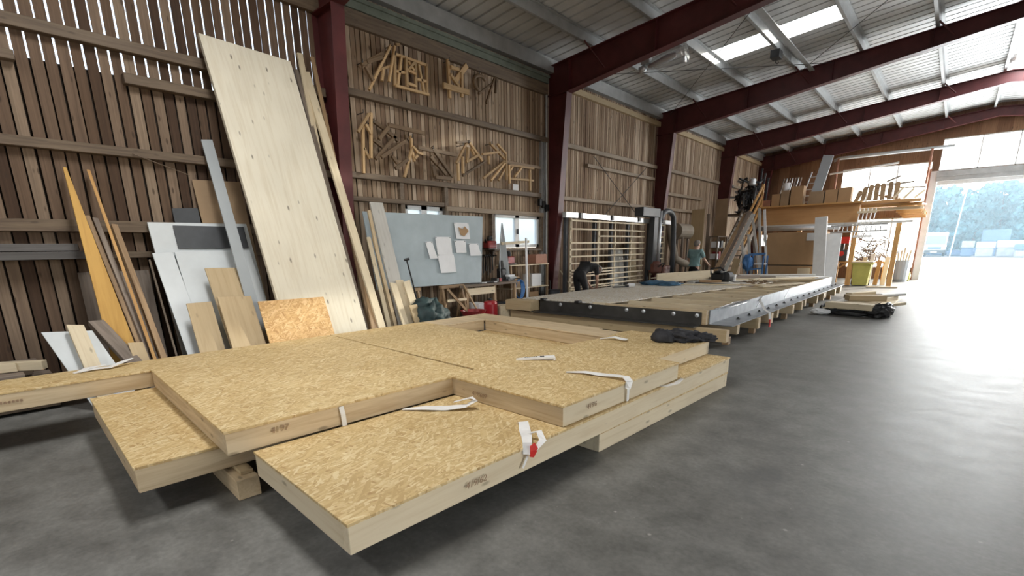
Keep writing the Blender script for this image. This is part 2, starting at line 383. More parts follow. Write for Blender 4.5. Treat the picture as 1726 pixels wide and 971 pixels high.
# ================================================================== THE HALL
XW=-8.16; YB=28.3; YF=-8.0; XR=9.0; RIDGE=.45
def roof_z(x): return 6.03+.097*(x-XW) if x<=RIDGE else 6.03+.097*(RIDGE-XW)-.097*(x-RIDGE)
struct('floor',MB().box(XW-.1,XR+.1,YF,YB+.1,-.15,0),'concrete')
g=struct('ground',MB().box(-60,60,YB+.1,140,-.2,-.03),'gravel'); 
# left wall: vertical boards in one mesh, lower part doubled by a dark second layer, upper part of the first bay open between boards
mb=MB(); rb=random.Random(3); y=YF
while y<4.45:
    wd=.125-.012-rb.random()*.016; dx=rb.random()*.008
    mb.box(-8.125+dx,-8.103+dx,y,y+wd,0,5.95); y+=.125
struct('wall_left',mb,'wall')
mb=MB(); y=4.5
while y<YB:
    wd=.1-.010-rb.random()*.018; dx=rb.random()*.008
    if not((5.9<y<6.9 or 8.3<y<10.05) and True): mb.box(-8.125+dx,-8.103+dx,y,y+wd,0,5.95)
    elif y<6.9: mb.box(-8.125+dx,-8.103+dx,y,y+wd,0,1.62); mb.box(-8.125+dx,-8.103+dx,y,y+wd,2.43,5.95)
    else: mb.box(-8.125+dx,-8.103+dx,y,y+wd,0,1.6); mb.box(-8.125+dx,-8.103+dx,y,y+wd,2.38,5.95)
    y+=.1
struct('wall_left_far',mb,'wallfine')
mb=MB(); mb.box(-8.17,-8.145,YF,4.5,0,3.75); mb.box(-8.17,-8.145,4.5,5.9,0,6.0); mb.box(-8.17,-8.145,5.9,6.95,0,1.62); mb.box(-8.17,-8.145,5.9,6.95,2.43,6.0)
mb.box(-8.17,-8.145,6.95,8.35,0,6.0); mb.box(-8.17,-8.145,8.35,10.1,0,1.6); mb.box(-8.17,-8.145,8.35,10.1,2.38,6.0); mb.box(-8.17,-8.145,10.1,11.95,0,6.0)
mb.box(-8.17,-8.145,11.965,13.06,0,6.0); mb.box(-8.17,-8.145,13.075,YB,0,6.0)
mb.box(-8.17,-8.145,11.95,11.97,0,3.9); mb.box(-8.17,-8.145,13.05,13.08,0,4.3)
struct('trim_1',mb,'backing')
# right wall with a big open doorway, front wall with an open doorway
mb=MB(); mb.box(XR,XR+.12,YF,.2,0,5.9); mb.box(XR,XR+.12,9.2,YB,0,5.9); mb.box(XR,XR+.12,.2,9.2,4.8,5.9); struct('wall_right',mb,'wallfine')
mb=MB(); mb.box(XW,-.8,YF-.12,YF,0,6.2); mb.box(5.8,XR,YF-.12,YF,0,6.2); mb.box(-.8,5.8,YF-.12,YF,4.4,6.8); struct('wall_front',mb,'gable')
# back gable: boards round the openings
mb=MB(); y0,y1=YB,YB+.12
def gp(x0,x1,z0,z1): mb.box(x0,x1,y0,y1,z0,z1)
gp(XW,-7.95,0,6.0); gp(-7.95,-7.25,0,1.5); gp(-7.95,-7.25,2.12,6.0); gp(-7.25,-4.5,0,6.0); gp(-4.5,-1.3,2.68,3.3); gp(-4.5,-1.3,4.92,6.2); gp(-4.5,-3.85,.0,2.68); gp(-3.85,-1.3,0,.5)
gp(-1.3,-1.08,0,6.4); gp(-1.08,5.2,5.76,6.4); gp(-1.08,5.2,4.44,4.5); gp(5.2,XR,0,6.2)
mb.prism([(XW,5.9),(XR,5.9),(XR,6.03),(RIDGE,6.87),(XW,6.035)],.01,.11,lambda x,z,d:(x,YB+d,z))
struct('wall_back',mb,'gable')
# roof sheets: trapezoid profile running down the slope, left and right slope, with holes for the translucent sheets
mb=MB()
def sheet(mb,x0,x1,ya,yb):
    y=ya; prof=[]
    while y<yb-.001:
        prof+=[(y,0),(y+.238,0),(y+.246,.055),(y+.292,.055)]; y+=.3
    prof.append((min(y,yb+.02),0))
    i=len(mb.v)
    for (yy,dz) in prof:
        mb.v.append((x0,yy,roof_z(x0)+dz)); mb.v.append((x1,yy,roof_z(x1)+dz))
    for k in range(len(prof)-1): a=i+2*k; mb.f.append((a,a+1,a+3,a+2))
holes=[(-5.36,-4.03,13.6,14.5),(-3.97,-2.56,13.6,14.5),(-5.36,-2.56,1.6,2.5),(-5.36,-2.56,-4.1,-3.2)]  # the last pair is unseen, added over the viewpoint to light the left side
sheet(mb,XW-.2,RIDGE,YF,-4.1); sheet(mb,XW-.2,-5.36,-4.1,-3.2); sheet(mb,-2.56,RIDGE,-4.1,-3.2); sheet(mb,XW-.2,RIDGE,-3.2,1.6); sheet(mb,XW-.2,-5.36,1.6,2.5); sheet(mb,-2.56,RIDGE,1.6,2.5); sheet(mb,XW-.2,RIDGE,2.5,13.6); sheet(mb,XW-.2,-5.36,13.6,14.5); sheet(mb,-4.03,-3.97,13.6,14.5); sheet(mb,-2.56,RIDGE,13.6,14.5)
sheet(mb,XW-.2,RIDGE,14.5,YB+.6); 
sheet(mb,RIDGE,1.9,YF,17.5); sheet(mb,RIDGE,1.9,23.2,YB+.6); sheet(mb,1.9,XR+.2,YF,YB+.6)
mb2=mb
c=struct('ceiling',mb,'roof'); sol=c.modifiers.new('sheet','SOLIDIFY'); sol.thickness=.004
mb=MB()
for h in holes: sheet(mb,*h)
struct('window_1',mb,'skylight')
mb=MB(); sheet(mb,RIDGE,1.9,17.5,23.2); struct('window_2',mb,'skylight')
# purlins on top of the frames
k=0
for px in (-8.08,-6.76,-5.36,-4.0,-2.56,-1.1,.3,1.9,3.4,4.9,6.4,7.9):
    k+=1; z=roof_z(px)-.015; mb=MB()
    mb.box(px-.004,px+.004,YF,YB,z-.19,z); mb.box(px-.07,px,YF,YB,z-.195,z-.185); mb.box(px,px+.07,YF,YB,z-.01,z)
    mb.box(px-.07,px-.064,YF,YB,z-.195,z-.17)
    struct('trim_%d'%(k+1),mb,'galv')
# eave gutter section and wall plate
struct('trim_15',MB().box(-8.1,-8.0,YF,10.4,5.45,5.56).box(-8.08,-7.96,YF,10.4,5.56,5.62),'green')
struct('trim_16',MB().box(-8.1,-8.02,YF,10.4,5.2,5.44),'girt')
struct('trim_61',MB().box(-8.12,-7.95,YF,YB,5.7,5.98),'galv')
struct('trim_60',MB().box(-8.1,-8.0,10.7,YB,5.46,5.6),'tan')
# girts: horizontal rails on the boards
n=16
def girt(y0,y1,z0,z1,x1=-7.98,mt=None):
    global n; n+=1
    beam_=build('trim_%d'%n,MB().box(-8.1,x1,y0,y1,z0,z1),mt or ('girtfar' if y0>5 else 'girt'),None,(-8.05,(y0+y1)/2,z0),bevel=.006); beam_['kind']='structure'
girt(YF,4.5,4.0,4.13); girt(YF,.86,3.66,3.76); girt(1.82,4.5,3.64,3.76); girt(YF,4.5,2.78,2.89); girt(YF,4.5,1.86,2.0); girt(YF,4.5,1.54,1.62); girt(YF,1.08,1.54,1.63,-7.84,'greydark'); girt(YF,1.02,1.635,1.72,-7.86,'greydark')
for a,b_ in ((4.6,10.4),(10.7,16.4),(16.7,22.45),(22.8,28.1)): girt(a,b_,4.13,4.24)
for a,b_ in ((4.6,10.1),(10.7,16.4)): girt(a,b_,2.82,2.92)
girt(12.17,16.3,3.75,3.84); girt(16.7,20.6,3.36,3.46); girt(16.7,20.0,2.84,2.94); girt(16.7,20.0,2.2,2.28); girt(6.95,10.2,2.36,2.46); girt(4.6,6.9,2.44,2.52)
for yy,z0,z1 in ((5.88,1.5,2.82),(6.98,1.5,2.82),(8.36,1.5,2.36),(10.15,1.5,2.4)):
    n+=1; s_=build('trim_%d'%n,MB().box(-8.1,-8.0,yy-.045,yy+.045,z0,z1),'girtX',None,(-8.05,yy,z0)); s_['kind']='structure'
# windows in the left wall
def casement(name,y0,y1,z0,z1,leaves):
    mb=MB(); f=.07; x0,x1=-8.14,-8.06
    mb.box(x0,x1,y0,y1,z0,z0+f); mb.box(x0,x1,y0,y1,z1-f,z1)
    for i in range(leaves+1):
        yy=y0+(y1-y0)*i/leaves; mb.box(x0,x1,max(y0,yy-f),min(y1,yy+f),z0,z1)
    ro=struct(name,mb,'white')
    for i in range(leaves):
        a=y0+(y1-y0)*i/leaves+f; b_=y0+(y1-y0)*(i+1)/leaves-f
        build('pane',MB().box(-8.11,-8.10,a,b_,z0+f,z1-f),'frost',ro)
    build('handle',MB().box(-8.06,-8.02,(y0+y1)/2-.012,(y0+y1)/2+.012,(z0+z1)/2-.07,(z0+z1)/2+.05),'charcoal',ro)
    return ro
casement('window_3',5.95,6.9,1.65,2.43,2); casement('window_4',8.42,10.08,1.62,2.37,2)
# back windows
def gable_window(name,x0,x1,z0,z1,cols,mat='frost'):
    mb=MB(); f=.04
    mb.box(x0,x1,YB+.02,YB+.08,z0,z0+f); mb.box(x0,x1,YB+.02,YB+.08,z1-f,z1)
    xs=[x0]+list(cols)+[x1]
    for x in xs: mb.box(max(x0,x-f/2),min(x1,x+f/2),YB+.02,YB+.08,z0,z1)
    ro=struct(name,mb,'white')
    for a,b_ in zip(xs[:-1],xs[1:]): build('pane',MB().box(a+f/2,b_-f/2,YB+.045,YB+.05,z0+f,z1-f),mat,ro)
gable_window('window_5',-4.5,-1.3,3.3,4.92,(-3.45,-2.45)); gable_window('window_6',-1.08,5.2,4.5,5.76,(.12,1.2,2.3,3.4,4.4))
gable_window('window_7',-3.85,-1.3,.5,2.68,(-2.35,)); gable_window('window_8',-7.95,-7.25,1.5,2.12,(-7.6,))
# far door: posts, lintel box, rolled-up door edge
d=struct('door_1',MB().box(-1.3,-1.06,YB-.12,YB,0,4.5).box(5.2,5.4,YB-.12,YB,0,4.5),'white')
build('lintel_box',MB().box(-1.1,5.3,YB-.2,YB,4.08,4.26).box(-1.1,5.3,YB-.26,YB,4.26,4.46),'galv',d)
build('door_leaf_edge',MB().box(-1.05,5.2,YB-.1,YB-.04,3.93,4.08),'white',d)
build('guide_rail',MB().box(-1.36,-1.3,YB-.2,YB-.06,0,4.6),'redgrey',d)

# ------------------------------------------------------------------ steel frames
def portal(y,label):
    t=thing('steel_frame',label,'steel frame',(XW+.3,y,0))
    kx=-7.50; kz=5.20; tz=roof_z(XW)-.215
    def col(sgn):
        mb=MB(); T=(lambda a,b_,c:(a,y+c,b_)) if sgn>0 else (lambda a,b_,c:(2*RIDGE-a,y+c,b_))
        # outer flange, web, inner flange
        web=[(XW+.06,0),(-7.92,0),(kx,kz),(kx,roof_z(kx)-.22),(XW+.06,tz)]
        mb.prism(web,-.006,.006,T)
        mb.prism([(XW+.045,0),(XW+.06,0),(XW+.06,tz),(XW+.045,tz)],-.1,.1,T)
        mb.prism([(-7.92,0),(-7.905,0),(kx+.015,kz),(kx,kz)],-.11,.11,T)
        mb.prism([(XW+.06,kz-.01),(kx,kz-.01),(kx,kz+.008),(XW+.06,kz+.008)],-.1,.1,T)
        mb.prism([(-8.12,0),(-7.86,0),(-7.86,.02),(-8.12,.02)],-.14,.14,T)
        return mb
    def raf(sgn):
        mb=MB(); T=(lambda a,b_,c:(a,y+c,b_)) if sgn>0 else (lambda a,b_,c:(2*RIDGE-a,y+c,b_))
        zt=lambda x:roof_z(x)-.22
        zb=lambda x:kz+.143*(x-kx)
        mb.prism([(kx,zb(kx)),(RIDGE,zb(RIDGE)),(RIDGE,zt(RIDGE)),(kx,zt(kx))],-.006,.006,T)
        mb.prism([(kx,zb(kx)-.015),(RIDGE,zb(RIDGE)-.015),(RIDGE,zb(RIDGE)),(kx,zb(kx))],-.11,.11,T)
        mb.prism([(XW+.06,zt(XW+.06)),(RIDGE,zt(RIDGE)),(RIDGE,zt(RIDGE)+.015),(XW+.06,zt(XW+.06)+.015)],-.11,.11,T)
        for x in (-7.46,-5.3,-3.2,-1.2): mb.prism([(x,zb(x)),(x+.012,zb(x)),(x+.012,zt(x)),(x,zt(x))],-.09,.09,T)
        return mb
    build('column',col(1),'red',t); build('rafter',raf(1),'red',t); build('rafter',raf(-1),'red',t); build('column',col(-1),'red',t)
    # purlin stays from rafter foot up to the purlins
    for x in (-6.76,-4.0,-1.1): build('purlin_stay',MB().bar((x+.3,y-.12,5.2+.143*(x+.3+7.5)+.1),(x,y-.5,roof_z(x)-.2),.035,.02),'red',t)
portal(4.55,'dark red steel frame nearest the camera, its column behind the tall leaning pale panel')
portal(10.54,'dark red steel frame whose column stands between the windows and the wall saw')
portal(16.54,'dark red steel frame whose column stands just behind the wall saw hose')
portal(22.6,'dark red steel frame crossing in front of the loft storage')
portal(28.05,'red steel frame set against the far gable wall above the bright door')
portal(-1.5,'dark red steel frame above and behind the viewpoint, outside the picture')
# bracing rods
def rod(label,a,b_,r=.008,mat='steel',name='bracing_rod',cat='rod'): return tag(build(name,MB().tube([a,b_],r,6),mat),label,cat)
rod('thin dark bracing rod rising to the right below the skylight bay roof',(-7.6,16.3,5.7),(-3.4,10.8,6.0))
rod('thin dark bracing rod falling to the right below the skylight bay roof',(-7.4,10.9,5.6),(-3.2,16.3,6.2))
rod('long thin bracing rod under the roof right of the long skylight',(-4.0,16.3,6.1),(.2,10.8,6.5))
rod('thin wall bracing cable falling right above the wall saw',(-7.95,12.4,4.05),(-7.95,15.6,2.3),.01)
rod('thin wall bracing cable rising right above the wall saw',(-7.95,12.9,2.4),(-7.95,15.6,4.1),.01)
rod('thin slack string hanging from the middle rail of the boarded wall',(-7.96,1.75,2.82),(-7.96,2.35,2.62),.005,'girtX','string','string')

# hall lamp under the second frame
t=thing('hall_lamp','clear glass hall lamp hanging under the roof beside a dark red rafter','lamp',(-5.6,11.6,5.5))
def tl(u,v,wv): return (-6.02+u,11.55+v,5.58+wv)
build('ballast_housing',MB().box(-5.9,-5.2,11.36,11.6,5.86,5.98).box(-6.1,-5.9,11.4,11.56,5.66,5.9),'galv',t)
mb=MB(); mb.lathe((0,0,0),[(.05,0),(.09,.15),(.15,.45),(.20,.75),(.22,.92),(.225,.96)],18)
mt=frame_mx((-6.05,11.5,5.6),(0,1,0),V((.95,.0,.13)))
link('glass_bell',mb.mesh('glass_bell'),'film',t,mt,smooth=True)
mb=MB(); mb.lathe((0,0,0),[(.035,.1),(.06,.3),(.085,.55),(.05,.75)],10); link('bulb',mb.mesh('bulb'),'white',t,mt,smooth=True)
mb=MB(); mb.lathe((0,0,0),[(.07,-.12),(.07,.02)],10); link('lamp_holder',mb.mesh('lamp_holder'),'alu',t,mt,smooth=True)
build('hanger',MB().tube([(-5.6,11.5,5.95),(-5.6,11.5,6.2)],.012),'steel',t)
build('hanger',MB().tube([(-5.3,11.5,5.92),(-5.3,11.5,6.22)],.012),'steel',t)
t=thing('pulley_block','small dark hoist trolley on a rail beside the skylights','hoist',(-4.0,14.2,6.0))
build('housing',MB().box(-4.1,-3.9,14.1,14.4,5.98,6.15),'black',t)
build('hook',MB().tube([(-4,14.25,5.98),(-4,14.25,5.9),(-3.96,14.25,5.86),(-3.93,14.25,5.9)],.012),'steel',t)
tag(build('hoist_rail',MB().box(-3.72,-3.6,10.7,16.4,6.13,6.15).box(-3.668,-3.652,10.7,16.4,6.15,6.22),'galv'),'slim galvanised rail running between the two long skylights','rail')

# ================================================================== STACK OF TIMBER-FRAME WALL ELEMENTS
SY=-.0472; cS,sS=math.cos(SY),math.sin(SY)
def P(s,t,z=0): return (cS*s-sS*t,sS*s+cS*t,z)
def PT(z0=0): return lambda a,b_,c:P(a,b_,c)
Z1,Z2,Z3=.172,.344,.512
stk_x=V(P(1,0)); stk_y=V(P(0,1))
def st_thing(name,label,cat,s,t,z): return thing(name,label,cat,P(s,t,z),SY)
def slabpoly(name,poly,z0,z1,mat,parent,bevel=.002):
    mb=MB(); mb.prism(poly,z0,z1,lambda a,b_,c:(a,b_,c)); me=mb.mesh(name)
    return link(name,me,mat,parent,Mx.Rotation(SY,4,'Z'),bevel=bevel)
def stbeam(name,s0,t0,s1,t1,z0,z1,wd,mat,parent): return beam(name,P(s0,t0,(z0+z1)/2),P(s1,t1,(z0+z1)/2),wd,z1-z0,mat,parent)
OS=.018
def rim(parent,poly,z0,z1,wd=.06,mat='spruce',inset=.006):
    # timbers along the outline, each member its own part; closed polygons with counter-clockwise order
    n_=len(poly)
    for i in range(n_):
        a=V((*poly[i],0)); b_=V((*poly[(i+1)%n_],0)); d=(b_-a).normalized(); nn=V((-d.y,d.x,0))
        off=nn*(wd/2+inset)
        pa=a+off+d*inset; pb=b_+off-d*(wd+inset)
        # shorten on reflex corners is not needed: members overlap only inside the corner
        stbeam('edge_timber',pa.x,pa.y,pb.x,pb.y,z0,z1,wd,mat,parent)
# supporting timbers on the floor
t=st_thing('support_beam','square support beam on the floor poking out below the front corner of the stack','beam',-3.4,.9,0)
stbeam('timber',-6.0,.86,-3.33,.86,0,.141,.14,'spruce',t); stbeam('top_batten',-5.9,.88,-3.4,.88,.142,.17,.08,'tan',t)
t=st_thing('support_beam','hidden support beam under the far end of the lowest wall elements','beam',-4.5,4.7,0)
stbeam('timber',-6.0,4.7,-3.3,4.7,0,.141,.14,'spruce',t); stbeam('top_batten',-6.0,4.7,-3.3,4.7,.142,.17,.08,'tan',t)
t=st_thing('support_beam','support beam in the dark under the near right wall element','beam',-2.6,1.9,0)
stbeam('timber',-3.2,2.05,-2.6,2.05,0,.17,.12,'greyed',t)
# A lowest element, right
def element(name,label,poly,z0,z1,s,t_,mat='osb',rimmat='spruce',stud=True):
    t=st_thing(name,label,'wall element',s,t_,z0)
    slabpoly('osb_sheet',poly,z1-OS,z1,mat,t)
    rim(t,poly,z0,z1-OS-.0005,mat=rimmat)
    return t
element('wall_element','lowest timber wall element on the floor at the right of the stack',[(-3.2,3.04),(-2.03,3.04),(-2.03,5.64),(-3.2,5.64)],.002,Z1,-2.6,4.3,rimmat='pale')
eB=element('wall_element','long low wall element with wide chipboard top jutting out at the front of the stack',[(-3.25,.895),(-1.99,.895),(-2.03,5.66),(-3.25,5.66)],Z1,Z2,-2.6,3,rimmat='pale')
eC=element('wall_element','wall element jutting out at the lower left of the stack, under the top one',[(-5.61,.30),(-3.52,.305),(-3.52,5.3),(-5.61,5.3)],Z1,Z2,-4.5,3)
# D the big top element with door and window cut-outs
eD=st_thing('wall_element','large top wall element of the stack with window opening and a cut-out on the left','wall element',-4.5,3,Z2)
zt0,zt1=Z3-OS,Z3
slabpoly('osb_sheet',[(-6.2,-2.6),(-5.63,-2.6),(-5.63,.78),(-3.27,.75),(-3.26,2.56),(-3.31,2.84),(-5.85,2.835),(-6.2,2.83)],zt0,zt1,'osb',eD)
# far sheet with the window opening, in strips round the opening
op=[(-5.67,4.33),(-3.41,4.27),(-3.33,5.06),(-5.65,5.13)]
slabpoly('osb_sheet',[(-6.2,2.845),(-5.85,2.85),(-3.34,2.885),(-3.31,2.841),(-3.26,2.561),(-2.03,2.575),(-2.03,4.36),(-2.29,4.37),(-2.29,5.68),(-3.345,5.68),(-3.4,5.5),op[2],op[1],op[0],(-6.2,4.345)],zt0,zt1,'osb',eD)
slabpoly('timber_face',[(-6.2,4.346),(-5.671,4.331),(-5.651,5.131),(-3.331,5.061),(-3.401,5.499),(-3.75,5.505),(-3.75,5.6),(-6.2,5.62)],zt0,zt1,'spruce',eD)
for a,b_ in (((-6.2,-2.6),(-5.63,-2.6)),((-5.63,-2.6),(-5.63,.78)),((-5.63,.78),(-3.27,.75)),((-3.27,.75),(-3.26,2.56)),((-3.26,2.56),(-2.03,2.575)),((-2.03,2.575),(-2.03,4.36)),((-2.03,4.36),(-2.29,4.37)),((-2.29,4.37),(-2.29,5.68)),((-2.29,5.68),(-3.345,5.68)),((-3.75,5.6),(-6.2,5.62)),((-6.2,5.62),(-6.2,-2.6)),(op[1],op[0]),(op[2],op[1]),(op[3],op[2]),(op[0],op[3])):
    a_=tuple(a); a=V((*a,0)); b2=V((*b_,0)); dd=(b2-a).normalized(); nn=V((-dd.y,dd.x,0)); off=nn*(.03+.006)
    if b_ in ((-3.26,2.56),(-5.63,.78),(-2.29,4.37)): b2=b2+dd*.013
    if a_ in ((-3.26,2.56),(-5.63,.78),(-2.29,4.37)): a=a-dd*.06
    stbeam('edge_timber',a.x+off.x+dd.x*.006,a.y+off.y+dd.y*.006,b2.x+off.x-dd.x*.007,b2.y+off.y-dd.y*.007,Z2+.003,zt0-.0005,.06,'pale' if (a.x>-2.4 and b2.x>-2.4) else 'spruce',eD)
stbeam('edge_timber',-6.1,2.88,-3.3,2.9,Z2+.003,zt0-.001,.12,'greyed',eD)
# pencil marks
text('pencil_mark','419/609',.055,P(-3.0,2.555,.40),stk_x*.99-V((0,0,.0)),-stk_y,'ink',eD)
text('pencil_mark','–',.055,P(-3.12,2.553,.41),stk_x,-stk_y,'ink',eD)
text('pencil_mark','4197',.06,P(-3.272+.01,1.02,.425),stk_y,stk_x,'ink',eD)
text('pencil_mark','419/6',.055,P(-2.022,2.85,.42),stk_y,stk_x,'ink',eD)
text('pencil_mark','419/62',.06,P(-1.995+.008,1.62,.245),stk_y,stk_x,'ink',eB)
mb=MB()
for i in range(9): mb.box(0,.008,-1.42+i*.024,-1.42+i*.024+.014,.415,.435)
link('printed_stamp',mb.mesh('printed_stamp'),'ink',eD,Mx.Rotation(SY,4,'Z')@Mx.Translation((-5.637,1.1,0)))

# straps, tube and cloth on the stack
def ribthing(name,label,cat,pts,wd,mat,side=None,th=.004,group=None):
    mb=ribbon(pts,wd,th,side); return tag(build(name,mb,mat),label,cat,group)
def Q(s,t,z): return P(s,t,z)
z=Z3+.006
def strap(label,pts,wd=.05,side=None): return ribthing('lifting_strap',label,'strap',pts,wd,'strap',side)
strap('white lifting strap lying on the top element and folded over its right edge',[Q(-2.6,3.33,z),Q(-2.45,3.40,z+.012),Q(-2.3,3.45,z+.004),Q(-2.15,3.45,z+.02),Q(-2.05,3.43,z+.03),Q(-2.0,3.40,z+.01),Q(-2.0,3.38,z-.05)],[.03,.07,.09,.08,.07,.06,.05])
strap('white strap hanging down the right side of the top element to the one below',[Q(-2.015,3.41,z-.01),Q(-2.012,3.41,z-.09),Q(-2.015,3.41,z-.165)],.03,[stk_y]*3)
strap('white lifting strap loop lying on the front element beside the top one',[Q(-3.24,2.02,Z2+.006),Q(-3.1,2.14,Z2+.02),Q(-2.99,2.27,Z2+.01),Q(-2.87,2.38,Z2+.03),Q(-2.82,2.44,Z2+.075),Q(-2.86,2.43,Z2+.09),Q(-3.0,2.36,Z2+.04)],[.03,.09,.11,.08,.06,.05,.03])
t=thing('lifting_strap','white strap with bright red tag twisted over the front edge','strap',P(-2.0,2.15,Z2))
for pts,wd in (([Q(-2.33,2.42,Z2+.005),Q(-2.24,2.38,Z2+.05),Q(-2.15,2.30,Z2+.03),Q(-2.06,2.22,Z2+.035),Q(-1.99,2.15,Z2+.03),Q(-1.975,2.13,Z2-.04)],[.02,.07,.08,.07,.06,.05]),([Q(-2.1,2.27,Z2+.03),Q(-2.02,2.30,Z2+.06),Q(-1.96,2.27,Z2+.02),Q(-1.965,2.20,Z2-.03)],[.03,.05,.05,.03])):
    build('webbing',ribbon(pts,wd,.004),'strap',t)
build('red_tag',ribbon([Q(-1.962,2.17,Z2+.02),Q(-1.955,2.18,Z2-.02),Q(-1.96,2.16,Z2-.065)],[.045,.075,.04],.006,[stk_y]*3),'redplast',t)['label']='bright red tag'
build('webbing',ribbon([Q(-1.985,2.15,Z2-.06),Q(-1.984,2.1,Z2-.13)],.02,.003,[stk_y]*2),'strap',t)
strap('white strap on the long left arm of the top element beside the leaning beams',[Q(-6.02,.25,z),Q(-6.05,.40,z+.01),Q(-6.0,.52,z+.012),Q(-6.08,.62,z+.03),Q(-6.12,.72,z+.05)],[.04,.09,.07,.07,.03])
strap('white strap piece beside it drooping over the rear edge',[Q(-6.0,.28,z+.004),Q(-6.1,.36,z+.015),Q(-6.12,.5,z+.02)],[.05,.07,.03])
strap('pale strap hanging vertically down the front side of the top element',[Q(-3.26,1.52,Z3-.02),Q(-3.25,1.525,Z2+.09),Q(-3.25,1.53,Z2-.01),Q(-3.25,1.53,Z1+.06)],.035,[stk_y]*4)
strap('clear crumpled plastic strap at the corner of the window opening',[Q(-3.3,4.88,z),Q(-3.15,4.95,z+.03),Q(-3.02,4.98,z+.01),Q(-2.98,4.9,z+.02)],[.04,.09,.1,.04])
strap('small white strap end resting between the right edges of the elements',[Q(-2.06,4.0,Z2+.006),Q(-1.99,4.02,Z2+.012),Q(-1.97,4.2,Z2+.006),Q(-2.0,4.38,Z2+.008)],[.03,.04,.05,.03])
# white nozzle bag with black print
t=thing('cone_tube','flat white cone-shaped tube with black print lying on the top element','tube',P(-3.05,3.55,Z3))
a=Q(-3.27,3.40,z); b_=Q(-3.02,3.66,z); d=(V(b_)-V(a)).normalized()
build('tube_body',ribbon([Q(-3.28,3.39,z+.002),Q(-3.2,3.47,z+.012),Q(-3.1,3.57,z+.018),Q(-3.03,3.645,z+.018),Q(-3.02,3.655,z+.016)],[.012,.05,.08,.10,.102],.02),'strap',t)
build('flange',ribbon([Q(-3.02,3.655,z+.014),Q(-3.008,3.667,z+.014)],[.13,.13],.026),'strap',t)
mb=MB()
for i in range(9):
    if i==6: continue
    s0=.07+i*.022; wd=.016 if i<6 else .02; hh=.010 if i<6 else .018
    p=V(a)+d*s0; q=V(a)+d*(s0+wd); nrm=V((-d.y,d.x,0))
    zz=z+.012+.0115+min(.0065,i*.0012)
    k=len(mb.v); mb.v+=[tuple(V((p.x,p.y,zz))-nrm*hh),tuple(V((q.x,q.y,zz+.001))-nrm*hh),tuple(V((q.x,q.y,zz+.001))+nrm*hh),tuple(V((p.x,p.y,zz))+nrm*hh)]; mb.f.append((k,k+1,k+2,k+3))
build('black_print',mb,'printink',t)
# charcoal jacket
t=thing('work_jacket','crumpled charcoal work jacket lying on the far right end of the top element','jacket',P(-2.7,5.55,Z3))
c0=V(P(-2.52,5.38,Z3)); 
build('body_cloth',ico((c0.x-.05,c0.y+.08,Z3+.035),.22,4,.38,2.6,(1.1,.95,.42),3,-.03),'jacket',t,smooth=True)
build('sleeve',ico((c0.x+.14,c0.y+.2,Z3+.03),.15,4,.38,3,(1.3,.8,.42),5,-.025),'jacket',t,smooth=True)
build('hood',ico((c0.x-.16,c0.y-.12,Z3+.045),.13,3,.3,2.4,(1.1,.95,.75),9,-.04),'jacket',t,smooth=True)

# ================================================================== LEANING BOARDS IN THE LEFT BAY
def board(name,TL,TR,BL,th,mat,label,cat='board',group=None,foot=.006,parent=None,stop=None,bevel=.002):
    TL=V(TL);TR=V(TR);BL=V(BL); d=(BL-TL).normalized(); wv=TR-TL; wv.z=wv.z if abs(wv.z)<.2 else 0
    z=stop if stop is not None else foot+max(0,-wv.z)
    B=TL+d*((z-TL.z)/d.z)
    return lean(name,TL,TR,B,th,mat,label,cat,group,parent=parent,bevel=bevel)
LB='boards leaning on the wall left of the tall panel'
lean('formwork_board',(-7.95,1.05,2.59),(-7.95,1.08,2.59),(-6.75,.93,.01),.027,'yellow','yellow wedge-shaped board tapering to a point, leaning on the dark wall','board',LB,bl=(-6.75,.95,.01),br=(-6.75,1.25,.01))
board('plank',(-8.0,1.27,2.59),(-7.99,1.30,2.59),(-6.77,1.31,.40),.03,'orange','thin orange lath, tallest one beside the yellow wedge board','plank',LB)
board('plank',(-7.86,1.14,2.05),(-7.86,1.185,2.05),(-6.92,1.24,.39),.05,'oldplank','narrow brown plank touching the right side of the yellow wedge board','plank',LB)
board('plank',(-7.83,1.20,2.03),(-7.83,1.255,2.02),(-6.84,1.29,.39),.05,'greyed','dull brown plank between the narrow brown one and the orange lath','plank',LB)
board('plank',(-7.83,1.37,1.96),(-7.83,1.43,1.95),(-6.77,1.39,.40),.09,'oldplank','brown round-topped plank, rightmost of the bundle beside the yellow board','plank',LB)
board('lath',(-7.70,1.65,1.52),(-7.70,1.672,1.52),(-6.88,1.56,.38),.02,'girtX','thin dark lath leaning just left of the white coated sheets','lath')
board('backing_board',(-8.0,.97,1.38),(-8.0,1.69,1.38),(-7.83,.95,.81),.018,'greyed','dark brown sheet leaning low on the wall behind the yellow board','board')
board('coated_sheet',(-7.12,.46,.80),(-7.07,.87,.77),(-6.79,.57,.40),.02,'whitesheet','low pale blue-white sheet leaning behind the pale beam at the left','sheet')
board('timber_offcut',(-7.0,.66,.87),(-6.98,.80,.85),(-6.62,.69,.40),.07,'pale','short pale beam leaning in front of the low white sheet','beam')
board('timber_offcut',(-7.15,.86,.87),(-7.15,1.0,.87),(-6.70,1.06,.41),.08,'greyed','short weathered grey beam leaning to the right of the pale one','beam')
board('timber_offcut',(-6.84,1.12,.62),(-6.84,1.26,.61),(-6.74,1.13,.43),.02,'tan','small tan board end behind the foot of the grey beam','board')
